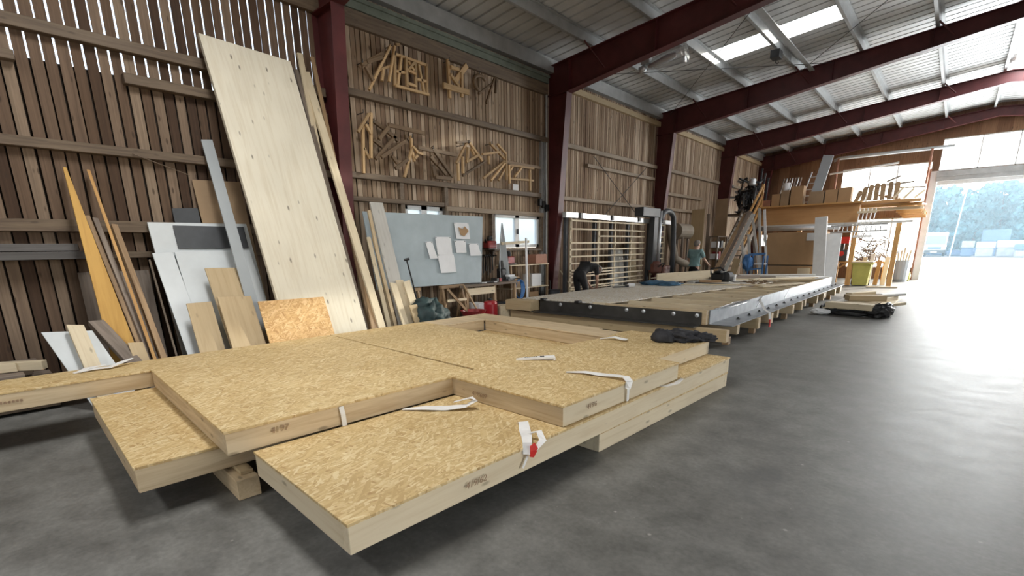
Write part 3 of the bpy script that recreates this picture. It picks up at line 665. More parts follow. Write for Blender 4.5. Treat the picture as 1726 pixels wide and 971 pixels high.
# white coated sheets
t=thing('insulated_panel','white coated panel with a wide dark inset strip near its top','panel',(-7.3,2.3,0))
board('panel_sheet',(-7.92,1.76,1.99),(-7.93,2.98,2.0),(-7.63,1.75,1.18),.03,'whitesheet',None,parent=t)
q=[V((-7.905+.025,2.03,1.955)),V((-7.905+.025,2.92,1.955)),V((-7.80+.025,2.02,1.655))]
lean('dark_inset',q[0],q[1],q[2],.012,'charcoal',None,parent=t)
board('coated_sheet',(-7.74,1.71,1.60),(-7.74,1.94,1.61),(-7.02,1.70,.5),.02,'whitesheet','narrow white sheet, left of the joint below the dark inset strip','sheet')
board('coated_sheet',(-7.72,1.955,1.61),(-7.73,2.90,1.62),(-7.17,1.92,.68),.02,'whitesheet','broad white sheet right of the joint, half hidden by plywood boards','sheet')
board('hardboard_sheet',(-8.06,2.40,2.58),(-8.06,3.02,2.6),(-7.92,2.41,1.9),.012,'carddull','brown hardboard sheet high behind the narrow grey plank','sheet')
board('charcoal_plate',(-7.98,2.08,2.18),(-7.98,2.39,2.20),(-7.95,2.08,2.0),.012,'charcoal','small charcoal plate peeping out above the white coated panel','plate',stop=1.9)
board('grey_plank',(-7.97,2.565,3.10),(-7.97,2.708,3.117),(-7.0,2.49,.955),.025,'greysheet','long smooth grey plank leaning left of the tall pale panel','plank')
board('plywood_board',(-7.33,2.16,1.40),(-7.32,2.59,1.39),(-6.78,2.12,.6),.02,'tan','taller tan plywood board leaning behind its twin by the grey plank','board')
board('plywood_board',(-6.93,2.13,1.05),(-6.92,2.53,1.03),(-6.60,2.10,.5),.03,'tan','tan plywood board in front, lower of the twin pair','board')
board('plywood_board',(-7.01,1.80,.99),(-7.01,2.08,.99),(-6.65,1.76,.41),.02,'tan','short pale plywood board at the left of the tan pair','board')
board('osb_offcut',(-6.69,2.52,.97),(-6.68,3.42,.96),(-6.44,2.50,.45),.018,'osb_warm','small orange chipboard piece leaning at the foot of the tall panel','board')
board('glulam_panel',(-7.83,2.69,4.38),(-7.81,3.88,4.33),(-6.51,2.78,.43),.06,'clt','huge pale knotty timber panel leaning high against the wall','panel')
board('plank',(-8.0,4.02,4.31),(-8.0,4.09,4.31),(-6.84,4.01,.97),.04,'greyed','dark narrow plank in shadow along the right edge of the tall panel','plank')
board('plank',(-7.95,4.12,4.28),(-7.97,4.25,4.31),(-6.51,4.18,.42),.04,'pale','long pale plank leaning right of the tall panel, in front of the red column','plank')
board('plank',(-7.98,4.09,4.54),(-7.99,4.18,4.55),(-7.55,4.02,2.86),.03,'pale','plank top sticking out above the long pale plank','plank')
board('plank',(-7.98,4.30,4.54),(-7.98,4.36,4.54),(-7.52,4.28,2.78),.03,'oldplank','thin brown plank edge just left of the red column','plank')
board('plank',(-6.95,4.22,1.35),(-6.95,4.33,1.33),(-6.52,4.06,.42),.03,'oldplank','short reddish plank at the foot between tall panel and long pale plank','plank')
# boards right of the column
board('plank',(-7.44,4.80,2.38),(-7.44,5.05,2.38),(-6.87,4.77,.55),.03,'greypale','broad silvery plank leaning over the left end of the pin board','plank')
board('plank',(-7.40,4.72,2.24),(-7.41,4.785,2.25),(-7.05,4.68,1.04),.03,'spruce','narrow yellowish plank left of the broad silvery one','plank')
board('plank',(-7.33,4.61,1.81),(-7.32,4.68,1.81),(-6.77,4.50,.43),.03,'pale','pale plank with square top just right of the red column','plank')
board('plank',(-7.30,4.70,1.80),(-7.29,4.755,1.80),(-6.75,4.62,.43),.03,'spruce','slender yellow plank touching the pale square-topped one','plank')
board('plank',(-6.89,4.70,1.08),(-6.88,4.82,1.06),(-6.56,4.66,.42),.03,'pale','short pale plank in front of the silvery plank foot','plank')
board('plank',(-6.98,4.88,1.10),(-6.98,5.03,1.10),(-6.75,4.86,.6),.02,'pale','short plank second from the right in the group below the pin board','plank')
board('plank',(-6.89,4.97,1.07),(-6.90,5.11,1.10),(-6.55,4.93,.41),.03,'pale','short bright plank, rightmost of the group below the pin board','plank')
board('plank',(-6.60,4.84,.71),(-6.60,5.0,.71),(-6.47,4.85,.42),.03,'tan','lowest yellowish plank end beside the green tarpaulin bag','plank')
tag(build('black_rod',MB().tube([(-7.27,5.34,1.43),(-6.62,5.21,.01)],.013,8).tube([(-7.29,5.30,1.42),(-7.24,5.38,1.44)],.022,8),'black'),'slim black rod with a knob top leaning on the pin board','rod')
# lumber pile at the left edge
t0='lumber in the low pile at the left edge'
kk=0
for lay in range(4):
    for col_ in range(3):
        kk+=1
        nm=('bottom','second','third','top')[lay]; pos=('wall side','middle','front')[col_]
        x=-7.8+col_*.36+(lay%2)*.05; zz=.02+lay*.105
        ob=beam('pile_plank',(x,-2.6,zz+.05),(x,.62-.07*lay-.08*((col_+lay)%3),zz+.05),.3,.075,'greyed' if (lay+col_)%2 else 'girtX')
        tag(ob,'dark weathered plank in the pile at the left edge, %s layer, %s'%(nm,pos),'plank',t0)
for i,yy in enumerate((-1.6,.2)):
    for lay in range(3):
        ob=beam('stacking_batten',(-7.95,yy,.11+lay*.105),(-6.85,yy,.11+lay*.105),.05,.024,'girtX'); tag(ob,'thin batten %s of the dark plank pile, %s end'%(('resting on the bottom layer','resting on the second layer','just below the top layer')[lay],('rear','near')[i]),'batten')
for lab,a,b_,wd in (('pale square offcut block on the dark plank pile at the left edge',(-7.2,-.25,.475),(-7.1,.22,.475),.1),('pale offcut block tilted beside the other block on the dark pile',(-7.22,.06,.48),(-7.02,.42,.47),.1),):
    tag(beam('offcut_block',a,b_,wd,.09,'pale'),lab,'block')

# ================================================================== WALL-HUNG TIMBER MODELS
MD={
'A':[(5.86,4.95,6.58,4.94),(5.86,4.95,5.82,4.43),(5.82,4.43,6.57,4.43),(6.58,4.96,6.56,4.42),(6.00,4.93,5.88,4.46),(6.08,4.93,6.07,4.46),(6.32,4.93,6.30,4.45),(5.85,4.67,6.06,4.69),(6.10,4.74,6.29,4.72),(6.33,4.65,6.55,4.66),(6.14,4.90,6.26,4.77),(6.27,4.91,6.12,4.75),(6.39,4.91,6.49,4.46),(6.09,4.53,6.30,4.52)],
'B':[(5.80,5.07,5.29,4.26),(5.87,5.07,5.70,4.47),(5.88,5.09,5.96,5.11),(5.53,4.62,5.77,4.74),(5.60,4.64,5.55,4.45)],
'B2':[(5.18,4.62,5.64,4.91),(5.28,4.68,5.60,4.83),(5.23,4.60,5.36,4.41)],
'C':[(7.12,5.17,7.13,4.49),(7.46,5.01,7.44,4.56),(6.94,4.67,7.62,4.68),(7.29,4.83,7.62,5.18),(7.15,4.91,7.37,4.74),(7.15,5.03,7.37,5.04)],
'D':[(7.94,4.73,8.40,5.04),(8.42,5.13,8.14,4.58),(8.45,5.12,8.41,4.83)],
'E':[(5.11,3.67,5.05,2.90),(5.28,3.90,5.21,3.16),(5.14,3.69,5.24,3.55),(5.09,3.32,5.19,3.15),(4.99,3.55,5.24,3.88)],
'F':[(5.31,3.79,5.54,3.69),(5.58,3.66,5.81,3.53),(5.60,3.72,5.39,3.49),(5.30,3.48,5.51,3.37),(5.30,3.16,5.78,3.62),(5.41,3.20,6.01,3.57),(5.67,3.26,5.78,3.14),(5.71,3.04,6.01,3.24),(5.97,3.66,6.02,3.54)],
'G':[(6.12,3.66,6.12,3.45),(6.12,3.45,5.90,2.91),(6.12,3.47,6.22,3.39),(6.22,3.39,6.38,3.37),(6.12,3.38,6.15,3.21),(6.15,3.26,6.22,3.33)],
'H':[(6.61,3.53,7.13,3.03),(6.55,3.35,6.71,3.22),(6.71,3.22,6.92,3.05),(6.62,3.18,6.65,2.98),(6.65,2.98,7.06,2.99)],
'I':[(7.57,3.76,7.24,3.30),(7.61,3.74,7.97,3.43),(7.55,3.64,7.51,3.38),(7.28,3.31,7.29,2.97),(7.41,3.45,7.40,3.12),(7.48,3.35,7.87,3.54),(7.68,3.65,7.78,3.48)],
'J':[(7.40,3.08,8.08,3.43),(7.24,3.69,7.62,3.77)],
'K':[(8.24,3.82,8.72,3.55),(8.46,3.83,8.74,3.66),(7.96,3.56,8.52,3.67),(8.20,3.56,8.21,3.39),(7.99,3.08,8.70,3.51),(8.21,3.05,8.68,3.47),(8.49,3.08,8.77,3.40),(8.74,3.65,8.74,3.10)],
'L':[(8.84,3.44,9.75,3.46),(8.87,3.15,9.71,3.18),(9.56,3.41,9.56,2.94),(8.77,3.20,9.00,3.44),(9.02,3.20,9.28,3.43),(8.81,3.44,8.83,3.04)],
}
ML={'A':('small timber-framed house wall model with crossed braces, top row',.045,'model'),'B':('tall A-shaped trestle model left of the framed wall model',.04,'model'),
'B2':('dark joint model beside the red column in the top row',.06,'modeldark'),'C':('honey-coloured joint model shaped like a letter K, top row middle',.06,'model'),
'D':('model of a brace with curved dark piece, rightmost of the top row',.04,'modeldark'),'E':('tall slim ladder-like timber model beside the red column, second row',.045,'model'),
'F':('cluster of crossed dark joint pieces right of the ladder-like model',.06,'modeldark'),'G':('fork-shaped timber model with splayed legs, second row',.045,'model'),
'H':('dark stair-string model with slanted board, middle of second row',.07,'modeldark'),'I':('pale stepped roof-truss model peaking in the second row',.05,'model'),
'J':('dark loose brace below and left of the roof-truss model',.045,'modeldark'),'K':('fan of slanted rafters model right of the roof-truss model',.045,'model'),
'L':('box-shaped lattice timber model at the right end of second row',.045,'model')}
for kx_,bars in MD.items():
    lab,wd,mt_=ML[kx_]; ys=[b_[0] for b_ in bars]; zs=[b_[1] for b_ in bars]
    t=thing('timber_joint_model',lab,'wall model',(-7.95,sum(ys)/len(ys),min(zs)),0,'timber models hung on the boarded wall')
    for i,(y0_,z0_,y1_,z1_) in enumerate(bars):
        x=-7.95+(i%3)*.02
        ob=beam('bar',(x,y0_,z0_),(x,y1_,z1_),wd if not(kx_=='C' and i in(2,3)) else .1,.05,mt_,t,up=(1,0,0))
    build('hook',MB().tube([(-8.09,ys[0],max(zs)-.03),(-7.9,ys[0],max(zs)-.03),(-7.9,ys[0],max(zs)+.02)],.008,6),'steel',t)
    if kx_=='D': build('curved_piece',MB().tube([(-7.93,7.98+.19*math.cos(a*.35),4.93+.14*math.sin(a*.35)) for a in range(2,14)],.035,8),'modeldark',t,smooth=True)
for lab,a,b_ in (('long dark hanging rail above the crossed joint pieces',(-7.95,5.63,3.77),(-7.95,6.45,3.75)),('long dark hanging rail behind the fork-shaped and stair-string models',(-7.95,6.27,3.48),(-7.95,7.27,3.46)),('long dark rail topping the box-shaped lattice model',(-7.95,8.79,3.50),(-7.95,9.99,3.50))):
    tag(beam('hanging_rail',a,b_,.07,.04,'modeldark',up=(1,0,0)),lab,'rail')
tag(build('notice_paper',MB().box(-7.972,-7.968,9.01,9.2,2.92,3.055),'paper'),'small white notice sheet on the wall below the lattice model','paper')

# ================================================================== PIN BOARD AND WORKBENCH
pinx=lambda z:-7.4-(z/2.3)*.25
lean('pin_board',(pinx(2.24),4.77,2.24),(pinx(2.24),7.66,2.26),(pinx(.93),4.80,.92),.02,'board','large blue-grey board with pinned drawings standing on trestles','board',None,bl=(pinx(.92),4.84,.92),br=(pinx(.9),7.42,.90))
pn=V((2.3,0,.25)).normalized()
def paper(label,y0,z0,y1,z1,rot=0,kind='paper',curl=0):
    t=thing('drawing_sheet',label,'paper',(pinx((z0+z1)/2)+.014,(y0+y1)/2,z1),0,'paper drawings pinned to the blue-grey board')
    mb=MB(); nx,ny=6,6
    for i in range(nx+1):
        for j in range(ny+1):
            u=i/nx; v=j/ny; y=y0+(y1-y0)*u+rot*v; z=z0+(z1-z0)*v
            b_=.022+.011*(1+math.sin(u*3+v*2))*v+curl*(v*v)*(u*u if curl>0 else (1-u)**2)*(1 if curl>0 else -1)
            p=V((pinx(z),y,z))+pn*b_; mb.v.append(tuple(p))
    for i in range(nx):
        for j in range(ny): a=i*(ny+1)+j; mb.f.append((a,a+1,a+ny+2,a+ny+1))
    sh=build('sheet',mb,kind,t,smooth=True)
    for (yy,zz) in ((y0+.02,z0-.015),(y1-.02,z0-.015)):
        c_=V((pinx(zz),yy,zz))+pn*.02
        build('pin',ico(tuple(c_),.012,1),'charcoal',t)
    return t
tp=paper('white drawing with a brown roof shape, topmost on the pin board',6.80,2.11,7.20,1.79)
mb=MB(); zc=lambda y,z:tuple(V((pinx(z),y,z))+pn*.05)
mb.quad(zc(6.88,2.02),zc(7.0,1.985),zc(7.06,2.04),zc(7.16,1.95),zc(7.02,1.84),zc(6.92,1.87)); build('printed_roof_shape',mb,'card',tp)['label']='brown roof shape'
paper('small white sheet below the roof drawing',6.76,1.76,7.06,1.52)
paper('large white drawing in the middle of the pin board',6.27,1.83,6.67,1.49)
paper('large white drawing, lowest on the pin board',6.28,1.50,6.70,1.14,.02)
paper('narrow curled sheet, leftmost on the pin board',6.02,1.74,6.19,1.42,.05,curl=.05)
paper('small sheet with a curled corner near the right edge of the pin board',7.14,1.70,7.42,1.45,curl=.08)
# dark roll of sheeting at the right end of the board
mb=MB()
pts=[]
for i in range(9):
    a=i/8; pts.append((7.98+.33*a, .03-.09*math.sin(a*math.pi)))
for (z,k) in ((.88,1),(1.3,.9),(1.8,.5),(2.14,.12)):
    for (yy,dx) in pts: mb.v.append((pinx(z)+dx*k,8.25+(yy-8.25)*k,z))
for r_ in range(3):
    for i in range(8): a=r_*9+i; mb.f.append((a,a+1,a+10,a+9))
ob=tag(build('curved_sheet',mb,'greysheet',smooth=True),'dark grey curved sheet tapering upward at the right end of the pin board','sheet'); sm=ob.modifiers.new('thick','SOLIDIFY'); sm.thickness=.01
# trestles carrying the board
def trestle(label,y):
    t=thing('trestle',label,'trestle',(-7.4,y,0),0,'wooden trestles under the pin board')
    beam('top_rail',(-7.35,y-.3,.88),(-7.35,y+.3,.88),.08,.06,'oldplank',t)
    for dy in (-.25,.25):
        for dx in (-.22,.18): beam('leg',(-7.35,y+dy,.86),(-7.35+dx,y+dy*1.1,.01),.05,.05,'oldplank',t)
        beam('cross_rail',(-7.45,y+dy,.55),(-7.25,y+dy,.55),.04,.05,'oldplank',t)
    beam('brace',(-7.22,y-.25,.62),(-7.22,y+.25,.62),.04,.05,'pale',t); beam('brace',(-7.2,y-.25,.85),(-7.18,y+.2,.4),.03,.05,'oldplank',t)
trestle('wooden trestle under the middle of the pin board beside the green bag',6.45); trestle('wooden trestle under the left part of the pin board',5.35)
# bench
t=thing('workbench','long wooden workbench below the windows crowded with tools','workbench',(-7.6,7.7,0))
beam('bench_top',(-7.62,6.6,.86),(-7.62,8.35,.86),.7,.05,'girtX',t); beam('apron',(-7.3,6.8,.74),(-7.3,7.62,.74),.03,.14,'pale',t)
for yy in (6.8,7.62,8.28): beam('leg',(-7.32,yy,.835),(-7.30,yy,.005),.06,.06,'oldplank',t); beam('leg',(-7.92,yy,.835),(-7.92,yy,.005),.06,.06,'oldplank',t)
beam('stretcher',(-7.32,6.8,.25),(-7.32,8.28,.25),.04,.07,'girtX',t)
t=thing('canister','bright red canister on the floor below the workbench','canister',(-7.05,7.22,0))
build('drum',MB().lathe((-7.05,7.22,.005),[(.14,0),(.15,.02),(.15,.48),(.13,.53),(.05,.55)],20),'redcan',t,smooth=False); build('cap',MB().lathe((-7.05,7.22,.555),[(.04,0),(.04,.04)],10),'black',t)
t=thing('tub','shallow red tub on the floor left of the red canister','tub',(-7.0,6.68,0))
build('bowl',MB().lathe((-7.0,6.68,.2),[(.18,0),(.24,.2),(.26,.21),(.25,.19),(.17,.02)],20),'redpaint',t); build('stand_block',MB().box(-7.15,-6.85,6.5,6.86,.005,.2),'charcoal',t)
tag(beam('batten',(-7.2,6.62,.9),(-6.95,6.72,.44),.03,.03,'oldplank',up=(1,0,0)),'thin batten standing in the red tub','batten')
def crate(label,x0,x1,y0,y1,z0,z1,mat,name='box',cat='box',lid=True,group=None):
    t=thing(name,label,cat,((x0+x1)/2,(y0+y1)/2,z0),0,group); f=.012
    mb=MB().box(x0,x1,y0,y1,z0,z0+f).box(x0,x0+f,y0,y1,z0+f,z1).box(x1-f,x1,y0,y1,z0+f,z1).box(x0+f,x1-f,y0,y0+f,z0+f,z1).box(x0+f,x1-f,y1-f,y1,z0+f,z1)
    build('carton',mb,mat,t)
    if lid: build('flap',MB().box(x0+.002,x1-.002,y0,(y0+y1)/2-.003,z1,z1+.006).box(x0+.002,x1-.002,(y0+y1)/2+.003,y1,z1,z1+.006),mat,t)
    return t
crate('pale box on the floor behind the red canister',-7.45,-7.1,6.93,7.2,.01,.5,'paper'); crate('pale carton on the floor right of the red canister',-7.2,-6.95,7.42,7.75,.01,.42,'pale')
# green tarpaulin bag
t=thing('tarpaulin_bag','bulging dark green tarpaulin bag on the floor below the pin board','bag',(-6.62,5.3,0))
build('bag_body',ico((-6.62,5.3,.36),.40,4,.5,2.2,(.75,.85,.95),4,-.355),'tarp',t,smooth=True)
build('tied_top',ico((-6.68,5.2,.66),.2,3,.5,2.4,(.7,1.1,.7),6),'tarp',t,smooth=True)
# tools and clutter
def lump(name,label,cat,c,r,mat,scale=(1,1,1),amp=.3,seed=1,group=None): return tag(build(name,ico(c,r,3,amp,1.8,scale,seed,-r*scale[2]*.98),mat,smooth=False),label,cat,group)
def machine(name,label,c,sx,sy,sz,mat,mat2='black'):
    t=thing(name,label,'machine',c); x,y,z=c
    build('body',MB().box(x-sx/2,x+sx/2,y-sy/2,y+sy/2,z+.02,z+sz*.6),mat,t,bevel=.02)
    build('motor_head',MB().lathe((x,y,z+sz*.6),[(sx*.34,0),(sx*.36,sz*.15),(sx*.25,sz*.38),(.02,sz*.4)],12),mat2,t)
    build('handle',MB().tube([(x,y-sy*.5,z+sz*.5),(x+sx*.2,y-sy*.7,z+sz*.7),(x+sx*.3,y-sy*.8,z+sz*.62)],.018,8),mat2,t)
    build('base_plate',MB().box(x-sx*.6,x+sx*.6,y-sy*.6,y+sy*.6,z,z+.02),'steel',t)
tag(build('wall_shelf',MB().box(-8.08,-7.78,8.15,9.85,1.545,1.575).box(-8.08,-7.98,8.3,8.34,1.4,1.545).box(-8.08,-7.98,9.6,9.64,1.4,1.545),'girtX'),'narrow wooden shelf right under the double window','shelf')
machine('router','red bench machine with black head on the shelf left of the double window',(-7.9,8.12,1.58),.2,.26,.3,'redpaint')
machine('drill_stand','dark drill stand on the workbench beside the curved sheet',(-7.6,8.16,.888),.18,.16,.45,'black','steel')
machine('chop_saw','red chop saw on the small shelf beside the workbench',(-7.7,8.5,1.235),.22,.26,.3,'redpaint')
crate('small white carton on the shelf below the double window',-7.97,-7.83,8.42,8.58,1.58,1.7,'paper')
tag(beam('level_bar',(-7.6,8.17,1.70),(-7.6,9.13,1.74),.05,.06,'pale'),'pale horizontal bar across the lower edge of the double window','bar')
tag(beam('measuring_pole',(-7.3,8.72,.01),(-7.31,8.69,1.82),.04,.04,'paper',up=(1,0,0)),'tall white measuring pole standing in front of the shelf rack','pole')
t=thing('shelf_rack','small wooden shelf rack of cartons beside the second red column','shelf',(-7.75,9.1,0))
for yy in (8.42,9.05,9.78):
    for xx in (-7.95,-7.55): beam('post',(xx,yy,.01),(xx,yy,1.2),.05,.05,'oldplank',t,up=(1,0,0))
for zz in (.25,.68,1.21): beam('shelf_board',(-7.75,8.38,zz),(-7.75,9.82,zz),.46,.025,'pale',t)
crate('brown carton on top of the shelf rack',-7.9,-7.55,9.34,9.78,1.225,1.44,'redgrey'); crate('white carton on the middle shelf of the rack',-7.85,-7.55,9.2,9.55,.695,.98,'paper')
crate('grey carton on the middle shelf, left end of the rack',-7.85,-7.6,8.48,8.8,.695,.95,'carddull'); crate('brown carton on the low shelf of the rack',-7.9,-7.6,9.15,9.5,.265,.55,'card')
for i in range(5): tag(build('tool_case',MB().box(-7.72,-7.42,8.2+(i%2)*.05,8.42+(i%2)*.05,.888+i*.045,.93+i*.045) if i<3 else MB().box(-7.6,-7.42,7.55+i*.09,7.62+i*.09,.888,.96),('charcoal','greysheet','paper','steel','redpaint')[i]),('lowest flat grey case piled at the right end of the workbench','middle flat case in the pile on the workbench','top flat white case in the pile on the workbench','small dark tin on the workbench left of the flat cases','small red tin on the workbench left of the flat cases')[i],'case')
for i,(yy,c_) in enumerate(((7.05,'charcoal'),(7.2,'alu'),(7.42,'black'),(7.52,'paper'))):
    tag(build('hand_tool',MB().bar((-7.45,yy,.9),(-7.35,yy+.14,.9),.03,.022).bar((-7.35,yy+.14,.9),(-7.33,yy+.2,.9),.05,.022),c_),('dark hand tool at the left end of the workbench','silver hand tool on the left half of the workbench','black hand tool near the middle of the workbench','white tool near the middle of the workbench')[i],'tool')
t=thing('cable_coil','blue cable coil hanging in front of the shelf rack','cable',(-7.38,8.6,.5))
for i in range(6): build('loop',MB().tube([(-7.4+.01*i,8.52+(.10+.012*i)*math.sin(a*.449),.68+.22*math.cos(a*.449)) for a in range(15)],.012,6),'bluepaint',t)
build('hanger',MB().tube([(-7.56,8.43,.94),(-7.36,8.52,.92)],.01,6),'steel',t)
tag(build('cable_duct',MB().box(-8.09,-8.03,10.15,10.22,0,4.2).box(-8.09,-8.04,10.26,10.3,0,4.2),'galv'),'pair of grey cable ducts up the wall left of the second column','duct')
tag(build('pipe',MB().tube([(-8.04,10.38,.05),(-8.04,10.38,3.0),(-8.04,10.36,3.4),(-8.04,10.36,5.2)],.03,10),'galv'),'grey conduit pipe rising beside the second red column','pipe')
for i,(yy,zz) in enumerate(((10.0,2.62),(10.14,2.58),(10.28,2.5))): tag(build('junction_box',MB().box(-8.03,-7.95,yy,yy+.1,zz,zz+.16),'black',bevel=.008),('left black junction box on the wall near the second column','middle black junction box on the wall near the second column','right black junction box on the wall near the second column')[i],'box')
tag(beam('broom_handle',(-7.85,10.75,1.0),(-7.2,11.0,.02),.025,.025,'pale',up=(1,0,0)),'pale stick leaning against the second red column','stick')

# ================================================================== WALL SAW
t=thing('panel_saw','tall upright panel saw with pale slatted frame standing along the left wall','panel saw',(-7.55,13.3,0))
beam('top_rail',(-7.5,10.42,2.40),(-7.5,16.72,2.37),.12,.13,'alu',t)
for i,yy in enumerate((10.66,12.02,12.92,13.9,15.3,16.2)):
    beam('frame_post',(-7.62,yy,.02),(-7.62,yy,2.34),.09,.1,'charcoal',t,up=(1,0,0)); beam('edge_strip',(-7.53,yy+.08,.35),(-7.53,yy+.08,2.33),.05,.03,'pale',t,up=(1,0,0))
for i,zz in enumerate((2.27,2.06,1.89,1.71,1.54,1.36,1.18,1.0,.92,.84,.69,.56,.5)):
    y0_=10.7 if i!=2 else 12.1
    if i in (8,12): beam('slat',(-7.49,10.7,zz),(-7.49,13.0,zz),.035,.03,'pale',t); continue
    beam('slat',(-7.49,y0_,zz),(-7.49,14.75,zz),.035,.04,'pale',t); beam('slat',(-7.49,15.4,zz),(-7.49,16.15,zz),.035,.04,'pale',t)
beam('foot_rail',(-7.45,10.6,.36),(-7.45,16.3,.36),.14,.08,'alu',t)
for i,yy in enumerate((11.0,12.6,14.2,15.8)): build('rail_bracket',MB().box(-7.44,-7.40,yy,yy+.1,2.33,2.46),'black',t)
tr=build('saw_carriage',MB().box(-7.38,-7.2,14.82,15.1,.85,2.72).box(-7.44,-7.15,13.95,15.1,2.48,2.74),'charcoal',t,bevel=.01)
build('guide_column',MB().tube([(-7.2,15.22,.8),(-7.2,15.22,2.68)],.055,10),'alu',t,smooth=True)
pts=[(-7.22,15.25,2.4)]+[(-7.22,15.78-.48*math.cos(a*.314),2.42+.28*math.sin(a*.314)) for a in range(1,10)]+[(-7.22,16.3,2.2),(-7.22,16.38,1.4),(-7.25,16.4,.62)]
build('suction_hose',MB().tube(pts,.085,12),'charcoal',t,smooth=True)
mt_=build('saw_motor',MB().lathe((-7.18,15.0,.75),[(.16,0),(.2,.05),(.2,.3),(.12,.38)],14).box(-7.4,-7.0,15.2,15.75,.68,.98),'motor',t,bevel=.02)
build('motor_handle',MB().tube([(-7.0,14.85,.95),(-6.92,14.9,1.05),(-6.92,15.1,1.05),(-7.0,15.15,.95)],.018),'black',mt_)
tag(build('suction_duct',MB().tube([(-7.75,17.05,2.45),(-7.7,17.1,2.2),(-7.62,17.2,1.6),(-7.55,17.35,1.15),(-7.35,17.7,.98),(-7.15,18.1,.9),(-7.08,18.25,.6),(-7.06,18.28,.01)],.13,12),'duct',smooth=True),'beige flexible suction duct bending down behind the wall saw','duct')
board('plywood_sheet',(-7.85,13.25,1.55),(-7.87,14.1,1.5),(-7.7,13.2,.3),.02,'greypale','grey sheet standing behind the slats of the wall saw','sheet')
board('plywood_sheet',(-7.86,14.3,1.75),(-7.87,14.9,1.75),(-7.72,14.3,.3),.02,'tan','greenish tan sheet standing behind the wall saw carriage','sheet')
tag(beam('stick',(-7.80,12.45,2.05),(-7.66,12.2,.01),.03,.03,'girtX',up=(1,0,0)),'dark stick leaning behind the left part of the wall saw','stick')

# ================================================================== STACK OF FLOOR ELEMENTS WITH STEEL ANGLES
t=thing('floor_element','long floor element with open joists and steel angles on its front and right side','floor element',(-4.8,13.2,.33))
e=t
mb=MB(); mb.prism([(-6.75,7.9),(-4.82,8.02),(-3.78,14.6),(-3.78,18.55),(-5.65,18.55),(-5.65,13.3),(-6.75,13.3)],.545,.565); build('deck_board',mb,'osb_grey',t)
for i in range(14):
    y=8.02+i*.76
    xa=-4.86+1.03*(y-8.0)/6.6 if y<14.5 else -3.8
    beam('joist',(xa-.2,y,.455),(-2.93,y,.455),.06,.215 if i else .23,'pale',t)
beam('front_joist',(-4.75,7.955,.46),(-2.86,7.955,.46),.055,.235,'spruce',t)
beam('side_beam',(-2.895,8.0,.45),(-2.895,18.55,.45),.06,.225,'spruce',t); beam('side_beam',(-6.7,8.0,.44),(-6.7,13.25,.44),.08,.2,'tan',t); beam('side_beam',(-5.6,13.35,.44),(-5.6,18.5,.44),.08,.2,'tan',t)
build('insulation_board',MB().prism([(-4.9,8.05),(-2.93,8.05),(-2.93,18.5),(-4.2,18.5)],.34,.415),'oldplank',t)
beam('corner_timber',(-6.95,7.72,.45),(-6.3,7.75,.45),.3,.2,'tan',t)
# steel angles
sa=build('front_angle',MB().box(-6.28,-2.93,7.90,7.915,.335,.545).box(-6.28,-2.93,7.6,7.90,.332,.345),'steel',t)
for xx in (-5.75,-5.05,-4.28,-3.95,-3.4,-3.0): build('bolt_mark',MB().lathe((0,0,0),[(.035,0),(.035,.012),(.015,.02)],10),'alu',sa).matrix_basis=frame_mx((xx,7.90,.49),(1,0,0),(0,-1,0))
for xx in (-6.2,-5.35): build('clamp_block',MB().box(xx-.05,xx+.05,7.86,7.99,.545,.59),'black',t,bevel=.008)
sb=build('side_angle',MB().box(-2.86,-2.845,8.05,18.6,.335,.57).box(-2.845,-2.48,8.05,18.6,.332,.345),'zinc',t)
for i in range(16): build('bolt',MB().lathe((-2.66,8.9+i*.62,.345),[(.03,0),(.03,.012),(.016,.014),(.016,.035)],8),'steel',sb)
for i in range(4): build('upright_stay',MB().bar((-2.842,10.6+i*2.2,.37),(-2.842,11.0+i*2.2,.56),.02,.006,(1,0,0)),'alu',t)
t=thing('bearer_grid','row of cross timbers carrying the long floor element off the floor','bearers',(-4.7,13,0))
for i in range(14):
    y=7.74+i*.83; beam('cross_beam',(-6.9 if y<13.3 else -5.7,y,.23),(-2.44-(.1 if i%3==1 else 0),y,.23),.13,.19,'spruce' if i%2 else 'tan',t)
for i,yy in enumerate((8.7,10.1,12.4,15.2,17.5)):
    for xx in ((-2.62,-4.6,-6.5) if yy<13 else (-2.62,-4.6)): beam('foot_block',(xx,yy-.5,.066),(xx,yy+.5,.066) if xx<-3 else (xx,yy+.02-.4,.066),.1,.128,'oldplank',t)
tag(build('plastic_film',ribbon([(-2.80,8.15,.585),(-2.78,8.7,.58),(-2.76,9.3,.6),(-2.8,9.9,.575)],[.05,.16,.2,.05],.01),'film',smooth=True),'crumpled clear film lying over the near corner of the steel angle','film')
# strap with red end on the flange
t=thing('ratchet_strap','white strap with a red end hanging over the steel angle flange','strap',(-2.6,9.95,.3))
build('webbing',ribbon([(-2.86,10.9,.58),(-2.83,10.75,.5),(-2.6,10.3,.37),(-2.46,10.1,.34),(-2.44,10.08,.22)],.05,.005),'strap',t)
build('red_end',ribbon([(-2.435,10.08,.22),(-2.43,10.07,.13),(-2.43,10.06,.08)],.06,.02,[(0,1,0)]*3),'redplast',t)
